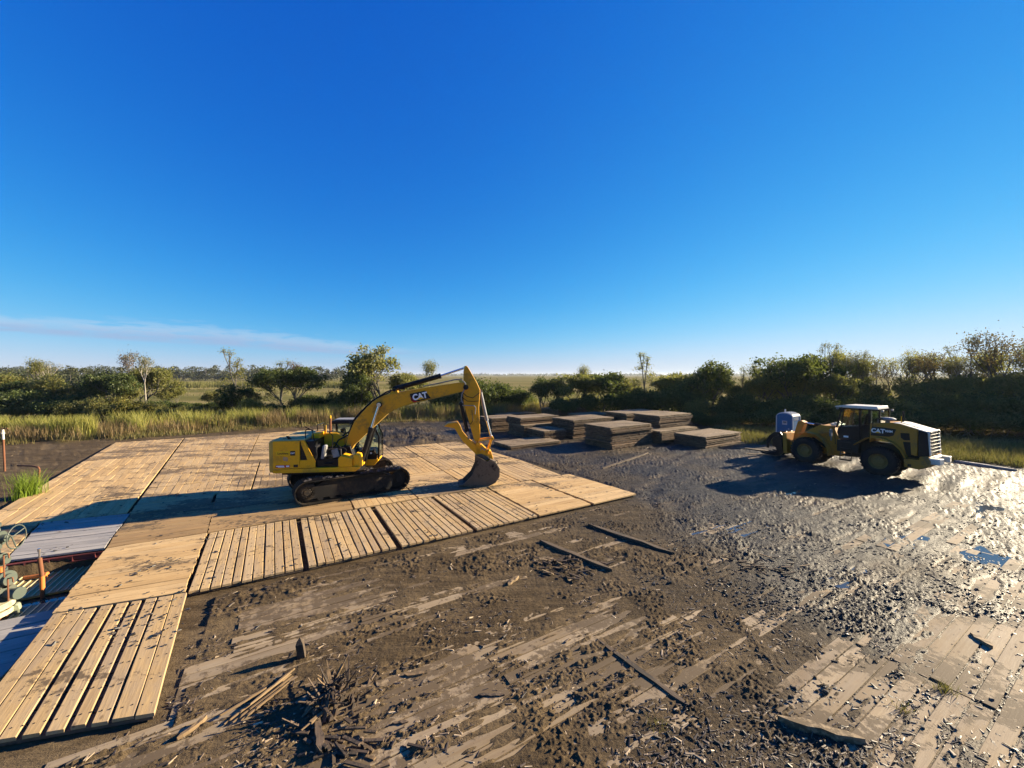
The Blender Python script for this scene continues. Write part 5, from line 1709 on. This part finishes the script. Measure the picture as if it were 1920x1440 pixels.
# local: door faces -y' after turning, built facing +x rotated below
TM = Matrix.Rotation(R(-90), 4, 'Z')
W2 = .56
MB(TM).box((-W2, -W2, .08), (W2, W2, 2.0)).obj('wall', M['toilet_blue'], to, bevel=.02)
MB(TM).box((-W2 - .03, -W2 - .03, 0), (W2 + .03, W2 + .03, .09)).obj('skid', M['black_part'], to, bevel=.01)
arc = [(-W2 - .02, 2.0)] + [(-(W2 + .02) * math.cos(a), 2.0 + .30 * math.sin(a)) for a in [R(15 * k) for k in range(1, 12)]] + [(W2 + .02, 2.0)]
MB(TM @ Matrix.Rotation(R(0), 4, 'Z')).prism(arc, -W2 - .02, W2 + .02).obj('roof', M['toilet_white'], to, bevel=.015)
arc2 = [(-W2 * .93, 1.98)] + [(-W2 * .93 * math.cos(a), 1.98 + .25 * math.sin(a)) for a in [R(15 * k) for k in range(1, 12)]] + [(W2 * .93, 1.98)]
MB(TM).prism(arc2, -W2 - .045, -W2 - .02).obj('gable', M['toilet_blue'], to)
for sx_ in (-1, 1):
    for sy_ in (-1, 1):
        MB(TM).box((sx_ * W2 - .035, sy_ * W2 - .035, .08), (sx_ * W2 + .035, sy_ * W2 + .035, 2.02)).obj('corner_post', M['toilet_white'], to, bevel=.01)
dr = MB(TM).box((-.40, -W2 - .03, .14), (.40, -W2 - .002, 1.94)).obj('door', M['toilet_blue'], to, bevel=.01)
sg = MB(TM).box((-.14, -W2 - .042, 1.36), (.20, -W2 - .032, 1.66)).obj('door_sign', M['toilet_white'], to)
MB(TM).box((-.08, -W2 - .0455, 1.53), (.15, -W2 - .043, 1.60)).box((-.06, -W2 - .0455, 1.47), (.12, -W2 - .043, 1.50)).obj('sign_print', M['decal_black'], sg)
MB(TM).box((.28, -W2 - .06, .98), (.36, -W2 - .03, 1.10)).obj('latch', M['toilet_white'], to, bevel=.01)
for s in (-1, 1):
    mv = MB(TM)
    for k in range(5):
        mv.box((s * (W2 + .005), -.35, 1.72 + k * .045), (s * (W2 + .018), .35, 1.74 + k * .045))
    mv.obj('side_vent', M['toilet_white'], to)
mb = MB(TM)
for k in range(6):
    y = -.45 + k * .18
    arc3 = [(-(W2 + .03) * math.cos(a), 2.005 + .31 * math.sin(a)) for a in [R(20 + 14 * j) for j in range(11)]]
    for j in range(10):
        mb.bar((arc3[j][0], y, arc3[j][1]), (arc3[j + 1][0], y, arc3[j + 1][1]), .05, .015, (0, 0, 1))
mb.obj('roof_rib', M['toilet_white'], to)
MB(TM).cyl((-.40, .4, 2.1), (-.40, .4, 2.48), .05, n=12).obj('vent_pipe', M['toilet_white'], to)

# ------------------------------------------------------------------ water in the yard's hollows
def puddle(px, py, rx, ry, seed, z=-.004, label=None):
    cx, cy = at(px, py)
    r = np.random.default_rng(seed)
    n = 40
    vs = [(0, 0, 0)]
    for k in range(n):
        a = 2 * math.pi * k / n
        q = 1 + .45 * float(pn(np.array([math.cos(a) * 1.6 + seed]), np.array([math.sin(a) * 1.6]), seed)[0])
        x, y = math.cos(a) * rx * q, math.sin(a) * ry * q
        vs.append((x * math.cos(DA) - y * math.sin(DA), x * math.sin(DA) + y * math.cos(DA), 0))
    o = MB().add(vs, [(0, k + 1, (k + 1) % n + 1) for k in range(n)]).obj('puddle', M['water'], None, kind='structure')
    o.location = (cx, cy, z)
    return o


for i, (px, py, rx, ry) in enumerate([(1395, 985, 1.5, .55), (1845, 1045, 1.0, .45), (1880, 955, 2.2, .7), (1290, 1000, .9, .35), (1640, 1165, .9, .35), (1470, 925, 1.3, .4), (1700, 1010, 1.2, .4), (1590, 1080, 1.2, .35)]):
    puddle(px, py, rx, ry, 30 + i)

# ------------------------------------------------------------------ loose wood and mud lumps
def debris(name, n, region, seed, mat, lmin, lmax, wfac, flat, keep=None, sunk=.25):
    g = np.random.default_rng(seed)
    pts = region(g, n * 4)
    if keep is not None:
        pts = pts[keep(pts, g)]
    pts = pts[:n]; n = len(pts)
    z = height(pts[:, 0], pts[:, 1])
    L = lmin * (lmax / lmin) ** (g.uniform(0, 1, n) ** 1.7); W = L * g.uniform(*wfac, n); H = np.minimum(W, .06) * g.uniform(*flat, n)
    a = np.where(g.uniform(0, 1, n) < .4, DA + g.normal(size=n) * .35, g.uniform(0, np.pi, n)); tl = g.normal(size=n) * .16
    ux = np.stack([np.cos(a) * np.cos(tl), np.sin(a) * np.cos(tl), np.sin(tl)], 1); vx = np.stack([-np.sin(a), np.cos(a), np.zeros(n)], 1); wx = np.cross(ux, vx)
    c = np.column_stack([pts, z + H * (.5 - sunk)])
    V = []
    for sx_, sy_, sz_ in ((-1, -1, -1), (1, -.5, -1), (1, .6, -1), (-1, 1, -1), (-.9, -.8, 1), (.8, -.4, .7), (.85, .4, .8), (-.95, .7, .9)):
        j = lambda: (1 + g.uniform(-.2, .2, n))[:, None]
        V.append(c + ux * (L / 2 * sx_)[:, None] * j() + vx * (W / 2 * sy_)[:, None] * j() + wx * (H / 2 * sz_)[:, None] * j())
    V = np.stack(V, 1).reshape(-1, 3)
    b = (np.arange(n) * 8)[:, None]
    F = np.stack([b + np.array(q) for q in ((4, 5, 6, 7), (0, 1, 5, 4), (1, 2, 6, 5), (2, 3, 7, 6), (3, 0, 4, 7))], 1).reshape(-1, 4)
    return link(name, np_mesh(name, V, F, mat), kind='stuff')


def reg_view(dmin, dmax, pxa, pxb):
    def f(g, n):
        inv = g.uniform(1 / dmax, 1 / dmin, n); d = 1 / inv ** 1.0
        px = g.uniform(pxa, pxb, n)
        return np.stack([(px - 960) / FPX * d, d], 1)
    return f


def in_yard(p, g, clump=.75, thr=.05):
    u, v = w2uv(p[:, 0], p[:, 1])
    r, az_, u, v, out, far, wet = masks(p[:, 0], p[:, 1])
    pit = (u < -2.1) & (v > -6) & (v < 8)
    k = fbm(p[:, 0] * clump, p[:, 1] * clump, 2, 301) + .25 * g.uniform(-1, 1, len(p))
    return (~deck_inside(u, v, .05)) & (out < .1) & ~pit & (k > thr)


debris('wood_chips', 12000, reg_view(4.6, 34, 0, 2150), 401, M['chip'], .02, .16, (.10, .30), (.3, .8), lambda p, g: in_yard(p, g, .8, .10))
debris('wood_chips', 9000, reg_view(4.6, 26, 100, 2050), 402, M['chip'], .016, .08, (.12, .4), (.4, .9), lambda p, g: in_yard(p, g, .5, .02))
debris('mud_lumps', 9000, reg_view(6, 40, 700, 2150), 403, M['clod'], .02, .075, (.5, 1.0), (.4, .9), lambda p, g: in_yard(p, g, .5, .0) & (masks(p[:, 0], p[:, 1])[6] > .35))
debris('wood_chips', 6000, reg_view(4.8, 11, 1250, 2050), 405, M['chip'], .015, .10, (.12, .4), (.3, .8), lambda p, g: in_yard(p, g, .9, .0))
# crumbs trodden onto the deck
def on_deck(p, g):
    u, v = w2uv(p[:, 0], p[:, 1])
    k = fbm(p[:, 0] * .6, p[:, 1] * .6, 2, 305) + .3 * g.uniform(-1, 1, len(p))
    return deck_inside(u, v, -.1) & (k > .12)


dd = debris('mud_crumbs', 1300, reg_view(7, 40, 60, 1190), 404, M['clod'], .02, .10, (.3, 1.0), (.2, .5), on_deck, sunk=0)
dd.location.z = .15


# broken boards and sticks that can be told apart
def broken_board(p0, p1, w, h, label, matn='wood_dark', z=-.01, group=None, rough=True, seed=1, tilt=0.0):
    r = random.Random(seed)
    (x0, y0), (x1, y1) = p0, p1
    L = math.dist(p0, p1); a = math.atan2(y1 - y0, x1 - x0)
    mb = MB()
    n = 6
    vs = []
    for k in range(n + 1):
        f = k / n; x = -L / 2 + L * f
        ww = w * (.7 + .5 * r.random()) * (.22 if k in (0, n) and rough else 1)
        off = r.uniform(-.12, .12) * w
        hh = h * (.85 + .3 * r.random())
        vs += [(x + r.uniform(-.03, .03), off - ww / 2, 0), (x, off - ww / 2 * .9, hh), (x, off + ww / 2 * .9, hh * r.uniform(.85, 1)), (x, off + ww / 2, 0)]
    fs = []
    for k in range(n):
        a0, b0 = k * 4, k * 4 + 4
        fs += [(a0, b0, b0 + 1, a0 + 1), (a0 + 1, b0 + 1, b0 + 2, a0 + 2), (a0 + 2, b0 + 2, b0 + 3, a0 + 3)]
    fs += [(0, 1, 2, 3), (n * 4 + 3, n * 4 + 2, n * 4 + 1, n * 4)]
    o = mb.add(vs, fs).obj('broken_board', M[matn], None, smooth=False)
    cx, cy = (x0 + x1) / 2, (y0 + y1) / 2
    zz = float(height(np.array([cx]), np.array([cy]))[0])
    o.location = (cx, cy, zz + z); o.rotation_euler = (0, tilt, a)
    tag(o, label, 'board', group)
    return o


broken_board(at(1102, 986), at(1266, 1040), .20, .13, 'long black wet timber lying in the mud beyond the deck corner', seed=1, z=-.05)
broken_board(at(1012, 1016), at(1148, 1072), .16, .11, 'dark broken timber among splinters in the middle of the mud', seed=2, z=-.05)
broken_board(at(1458, 1352), at(1622, 1398), .15, .12, 'thick split plank with pale upper face at the lower right', 'wood_buried', seed=3, z=-.03)
broken_board(at(1822, 1190), at(1862, 1216), .16, .08, 'short pale block of wood on the right timbers', 'wood_split', seed=4)
broken_board(at(758, 1266), at(800, 1262), .07, .05, 'small straight stick lying in a smooth mud patch', 'wood_split', seed=5)
broken_board(at(896, 1304), at(946, 1304), .06, .05, 'thin dark stick right of the splintered heap', seed=6)
broken_board(at(736, 1356), at(766, 1354), .06, .05, 'short black stick below the splintered heap', seed=7)
broken_board(at(332, 1392), at(388, 1350), .07, .06, 'pale stick propped in the mud right of the nearest mat', 'wood_split', seed=8)
broken_board(at(952, 1100), at(972, 1084), .10, .07, 'short pale chunk of wood between deck and open mud', 'wood_split', seed=9)
broken_board(at(1380, 840), at(1446, 847), .30, .05, 'pale loose board on the mud before the log fork', 'wood_stack_top', seed=10)
broken_board(at(1395, 850), at(1462, 853), .30, .05, 'second pale loose board before the log fork, nearer the camera', 'wood_stack_top', seed=11)
broken_board(at(1120, 1200), at(1300, 1330), .10, .03, 'long thin dark strip standing in for a seam in the middle foreground', seed=12, z=-.015)  # added strip, draws the dark gap line between buried mats
broken_board(at(596, 1348), at(602, 1420), .10, .10, 'dark end of timber below the splintered heap', seed=13)
broken_board(at(1130, 880), at(1215, 850), .22, .06, 'flat dark board by the tall front stack', seed=14)
broken_board(at(370, 1108), at(450, 1090), .16, .10, 'dark rotten timber tucked under the front edge of the deck', seed=15)
broken_board(at(1790, 866), at(1905, 884), .35, .12, 'grey fallen timber lying in the grass behind the loader', 'wood_grey', seed=16)
# splinters pulled up beside the nearest mat
for i, (a, b) in enumerate([((420, 1362), (545, 1268)), ((436, 1360), (548, 1276)), ((452, 1356), (540, 1290)), ((470, 1330), (552, 1262)), ((412, 1352), (500, 1300))]):
    broken_board(at(*a), at(*b), .032, .03, 'long pale splinter of the bundle left of the splintered heap', 'wood_split', z=.01 + .02 * i, group='bundle of long splinters', seed=30 + i, tilt=-.03 * (i % 3))
# heap of torn timber
hx, hy = at(622, 1318)
hp = tag(empty('splintered_heap', (hx, hy, 0)), 'heap of torn dark timber splinters standing up from the mud', 'wood heap')
r9 = random.Random(4)
for k in range(64):
    a = r9.uniform(0, 6.28); q = abs(r9.gauss(0, .24))
    L = r9.uniform(.14, .42); b = r9.uniform(0, 6.28); el_ = r9.uniform(.05, 1.0)
    base_ = Vector((math.cos(a) * q * .75 - .04, math.sin(a) * q * 1.25 + .05, max(0, .24 - q * .5)))
    d = Vector((math.cos(b) * math.cos(el_), math.sin(b) * math.cos(el_), math.sin(el_)))
    mb = MB(); tip = base_ + d * L
    mb.bar(base_ - d * .05, base_ + d * L * .6, r9.uniform(.02, .05), r9.uniform(.015, .035)); mb.bar(base_ + d * L * .6, tip, .018, .012)
    mb.obj('splinter', M['wood_split' if k % 7 == 0 else 'wood_dark'], hp, smooth=False)
cr = MB()
for k in range(150):
    a = r9.uniform(0, 6.28); q = abs(r9.gauss(0, .3)); s = r9.uniform(.02, .07)
    x, y = math.cos(a) * q, math.sin(a) * q * 1.3; z = max(0, .24 - q * .55)
    cr.add([(x - s, y, z - .03), (x, y - s, z - .03), (x + s, y, z - .03), (x, y + s, z - .03), (x + s * .2, y, z + s)], [(0, 1, 4), (1, 2, 4), (2, 3, 4), (3, 0, 4)])
cr.obj('dirt', M['wood_dark'], hp, kind='stuff', smooth=False)
for (px, py, n_, w_, lab) in [(1045, 1060, 40, .55, 'spread of wet splinters around the dark broken timber'), (640, 1400, 34, .30, 'low pile of dark splinters at the bottom edge'), (1450, 1060, 26, .6, 'scatter of black splinters in the shiny mud')]:
    x_, y_ = at(px, py)
    t_ = tag(empty('splinter_pile', (x_, y_, 0)), lab, 'wood heap')
    for k in range(n_):
        a = r9.gauss(DA - .9, .5); px_, py_ = r9.gauss(0, w_), r9.gauss(0, w_ * .45); L = r9.uniform(.10, .40); zz = float(height(np.array([x_ + px_]), np.array([y_ + py_]))[0]) + r9.uniform(.01, .05)
        MB().bar((px_, py_, zz), (px_ + math.cos(a) * L, py_ + math.sin(a) * L, zz + r9.uniform(-.01, .06)), r9.uniform(.02, .05), .025).obj('splinter', M['wood_dark' if k % 4 else 'wood_split'], t_, smooth=False)
# upright stub
sx0, sy0 = at(566, 1233)
st0 = MB().prism([(-.06, -.05), (.06, -.06), (.07, .05), (-.05, .06)], -.05, .30, 'xy').add([(-.06, -.05, .30), (.06, -.06, .30), (.07, .05, .30), (-.05, .06, .30), (.02, .02, .40)], [(0, 1, 4), (1, 2, 4), (2, 3, 4), (3, 0, 4)]).obj('timber_stub', M['wood_dark'], None, smooth=False)
st0.location = (sx0, sy0, .0); st0.rotation_euler = (.08, -.12, .4)
tag(st0, 'short upright stub of timber sticking out of the mud', 'stub')
# tufts of weed growing through the right timbers
for px, py, n_, lab in [(1690, 1330, 60, 'small weed tuft left of the bigger one on the right timbers'), (1775, 1295, 130, 'biggest weed tuft growing through the right timbers'), (1232, 1362, 40, 'tiny dry weed in the middle foreground')]:
    x_, y_ = at(px, py)
    g2 = np.random.default_rng(px)
    o = blades('weed_tuft', np.stack([x_ + g2.normal(size=n_) * .09, y_ + g2.normal(size=n_) * .06], 1), .06, .2, .006, M['grass'], px, .9, 2)
    del o['kind']; tag(o, lab, 'weed')

# ------------------------------------------------------------------ the wellhead and its pit at the left
pw = at(-28, 1182, -.5)
wh = tag(empty('wellhead', (pw[0], pw[1], -.5), R(20)), 'pale green wellhead tree of flanges and valves at the left edge', 'wellhead')
G_, D_, CM = M['well_green'], M['well_dark'], M['well_cream']


def flange(z, r_, h, mat=CM, nb=10):
    q = MB(); q.cyl((0, 0, z), (0, 0, z + h), r_, n=28)
    o = q.obj('flange', mat, wh, bevel=.01)
    b = MB()
    for k in range(nb):
        a = 2 * math.pi * k / nb
        x, y = math.cos(a) * r_ * .84, math.sin(a) * r_ * .84
        b.cyl((x, y, z - .05), (x, y, z + h + .05), .028, n=6)
    b.obj('bolt', M['rust'], o)


MB().lathe([(0, 0), (0, .34), (.10, .36), (.16, .30), (.42, .28)], (0, 0, 0), 'z', 28).obj('casing_head', M['rust'], wh)
flange(.30, .42, .11); flange(.46, .44, .13)
MB().lathe([(.58, .26), (.70, .30), (1.0, .30), (1.1, .24)], (0, 0, 0), 'z', 24).obj('spool', G_, wh)
flange(1.10, .34, .09, D_); flange(1.22, .34, .09, D_)
for i, z in enumerate((1.55, 2.05)):
    MB().lathe([(z - .24, .17), (z - .18, .25), (z + .18, .25), (z + .24, .17)], (0, 0, 0), 'z', 20).obj('valve_body', G_ if i else D_, wh)
    hw = MB()
    hw.cyl((0, 0, z), (.42, -.02, z), .085, n=14); hw.cyl((.26, 0, z), (.32, 0, z), .16, n=16)
    hw.obj('valve_stem', D_, wh)
    if i:
        ring = []
        for k in range(21):
            a = 2 * math.pi * k / 20
            ring.append((.56, math.cos(a) * .26, z + math.sin(a) * .26))
        w_ = MB().tube(ring, .012, 6)
        for k in range(3):
            a = 2 * math.pi * k / 3 + .5
            w_.cyl((.48, 0, z), (.56, math.cos(a) * .26, z + math.sin(a) * .26), .012, n=6)
        w_.obj('handwheel', D_, wh)
    flange(z + .24, .27, .07, D_, 8)
MB().cyl((0, 0, 2.34), (0, 0, 2.62), .14, n=18).cyl((0, 0, 2.6), (0, 0, 2.68), .19, n=18).obj('tree_cap', G_, wh, bevel=.01)
for z, L in ((.85, .75), (1.16, .55)):
    a = R(-20)
    q = MB(Matrix.Rotation(a, 4, 'Z')); q.cyl((0, 0, z), (L, 0, z), .10, n=16); q.cyl((.36, 0, z), (.43, 0, z), .19, n=18); q.cyl((.46, 0, z), (.53, 0, z), .19, n=18); q.cyl((L - .02, 0, z), (L + .06, 0, z), .13, n=16)
    q.obj('side_outlet', D_, wh, bevel=.006)
MB(Matrix.Rotation(R(-25), 4, 'Z')).cyl((.45, 0, 1.35), (.45, 0, 1.46), .05, n=10).obj('orange_cap', M['rust_orange'], wh)
for (z, x) in ((1.30, .72), (.78, .82)):
    MB(Matrix.Rotation(R(-30), 4, 'Z')).tube([(x, -.05, z), (x, -.05, z + .50), (x + .14, -.05, z + .54), (x + .16, -.05, z + .44)], .014, 6).obj('gauge_line', M['rust'], wh)

# pit floor, gratings, beam, water
pr = tag(empty('pit_grating', (*uv2w(-4.0, 3.4), -.34), DA), 'brown pit grating with pale bars under the red beam', 'grating')
MB().box((-1.25, -.72, -.05), (1.22, .78, .0)).obj('grating_panel', M['grating'], pr)
for k in range(17):
    x = -1.2 + k * .148
    MB().box((x - .012, -.72, .0), (x + .012, .78, .022)).obj('bar', M['grating_bar'], pr)
p2 = tag(empty('pit_grating', (*uv2w(-3.55, 1.66), -.30), DA), 'green pit grating with pale bars nearer the camera', 'grating')
MB().box((-1.0, -.36, -.05), (.85, .36, .0)).obj('grating_panel', M['grating_green'], p2)
for k in range(13):
    x = -.95 + k * .148
    MB().box((x - .011, -.36, .0), (x + .011, .36, .02)).obj('bar', M['grating_bar'], p2)
q = [uv2w(-7.5, 1.0), uv2w(-2.55, 1.0), uv2w(-2.6, 4.2), uv2w(-7.5, 4.2)]
MB().add([(x, y, -.42) for x, y in q], [(0, 1, 2, 3)]).obj('pit_water', M['water'], None, kind='structure')
bm = tag(empty('steel_beam', (*uv2w(-4.0, 4.34), -.06), DA + R(-5)), 'dull red steel beam along the front of the silver grey mat', 'beam')
MB().box((-1.5, -.05, .06), (1.35, .05, .08)).box((-1.5, -.05, -.10), (1.35, .05, -.08)).box((-1.5, -.012, -.08), (1.35, .012, .06)).obj('web', M['red_beam'], bm)
for k in range(6):
    MB().box((-1.3 + k * .48, -.055, -.08), (-1.27 + k * .48, .0, .06)).obj('stiffener', M['red_beam'], bm)
pp_ = tag(empty('pipe_stub', (*at(80, 1118, -.36), -.40), 0), 'rusty pipe with bright orange foot standing in the pit', 'pipe')
MB().tube([(0, 0, 0), (0, 0, .55), (-.05, 0, 1.02)], .043, 14).obj('pipe', M['rust'], pp_)
MB().cyl((0, 0, .22), (0, 0, .56), .047, n=14).obj('orange_band', M['rust_orange'], pp_)
MB().cyl((-.05, 0, 1.02), (-.055, 0, 1.22), .018, n=10).cyl((-.055, 0, 1.18), (-.056, 0, 1.26), .03, n=10).obj('fitting', M['chrome'], pp_)
fp = MB().cyl((0, 0, 0), (.42, .12, .02), .05, n=12).cyl((.40, .11, .02), (.48, .135, .025), .07, n=12).obj('pipe_end', M['rust_orange'], None)
fp.location = (*at(45, 1085, -.3), -.28); tag(fp, 'short orange capped pipe lying on the brown grating', 'pipe')
bl = MB().prism([(-.14, 0), (.12, 0), (.08, .26), (.0, .28), (-.08, .16)], -.08, .08).obj('concrete_block', M['well_green'], None, bevel=.03)
bl.location = (*at(28, 1150, -.3), -.34); bl.rotation_euler = (0, 0, .8); tag(bl, 'pale broken block beside the green grating', 'block')
# bent rail, marker pole, rush tuft
br = MB().tube([(0, 0, 0), (-.05, .1, .75), (-.12, .12, .86), (-.5, .2, .90), (-1.5, .45, .86)], .035, 10).tube([(0, 0, .0), (-.3, -.5, -.05)], .035, 8).obj('bent_pipe_rail', M['rust'], None)
br.location = (*at(72, 914, .05), .1); tag(br, 'bent rusty pipe rail beside the bright green rushes', 'rail')
mp_ = tag(empty('marker_pole', (*at(9, 884), 0)), 'thin rusty marker pole with pale top at the far left', 'pole')
MB().cyl((0, 0, 0), (-.03, 0, 1.75), .045, n=10).obj('post', M['rust'], mp_)
MB().cyl((-.03, 0, 1.75), (-.04, 0, 2.28), .047, n=10).cyl((-.04, 0, 2.05), (-.04, 0, 2.12), .075, n=10).obj('pale_top', M['white_dusty'], mp_)
MB().bar((-.34, 0, 2.32), (.22, 0, 2.34), .05, .03).obj('cross_arm', M['rust'], mp_)
x_, y_ = at(36, 936, -.05)
g2 = np.random.default_rng(77)
o = blades('rush_tuft', np.stack([x_ + .35 + g2.normal(size=420) * .17, y_ + g2.normal(size=420) * .2], 1), .6, 1.35, .013, M['grass_tuft'], 78, .5, 3)
del o['kind']; tag(o, 'bright green tuft of rushes by the wellhead', 'rushes')


# ------------------------------------------------------------------ labels of the rows: place from the left
ONES = ['', 'first', 'second', 'third', 'fourth', 'fifth', 'sixth', 'seventh', 'eighth', 'ninth', 'tenth', 'eleventh', 'twelfth', 'thirteenth', 'fourteenth', 'fifteenth', 'sixteenth', 'seventeenth', 'eighteenth', 'nineteenth']
TENS = {2: ('twentieth', 'twenty'), 3: ('thirtieth', 'thirty'), 4: ('fortieth', 'forty'), 5: ('fiftieth', 'fifty'), 6: ('sixtieth', 'sixty')}


def ordinal(n):
    if n < 20:
        return ONES[n]
    t_, o_ = divmod(n, 10)
    return TENS[t_][0] if o_ == 0 else TENS[t_][1] + '-' + ONES[o_]


same = {}
for o in S.objects:
    if o.parent is None and 'label' in o and 'category' in o:
        same.setdefault(o['label'], []).append(o)
for lab, os_ in same.items():
    if len(os_) > 1 and 'beyond the right edge' not in lab:
        os_.sort(key=lambda o: o.location.x / max(o.location.y, .1))
        for i, o in enumerate(os_):
            o['label'] = f'{lab}, {ordinal(i + 1)} from the left'


# ------------------------------------------------------------------ thin air haze over the marsh
HZ = bpy.data.materials.new('air_haze')
HZ.use_nodes = True
hn = HZ.node_tree.nodes
hn.clear()
ho = hn.new('ShaderNodeOutputMaterial'); hv = hn.new('ShaderNodeVolumePrincipled')
hv.inputs['Color'].default_value = (.80, .88, .97, 1); hv.inputs['Density'].default_value = HAZE
hv.inputs['Anisotropy'].default_value = .2
HZ.node_tree.links.new(hv.outputs[0], ho.inputs['Volume'])
if HAZE:
    MB().box((-9600, -9600, -2.0), (9600, 9600, 22)).obj('haze', HZ, None, smooth=False, kind='stuff')
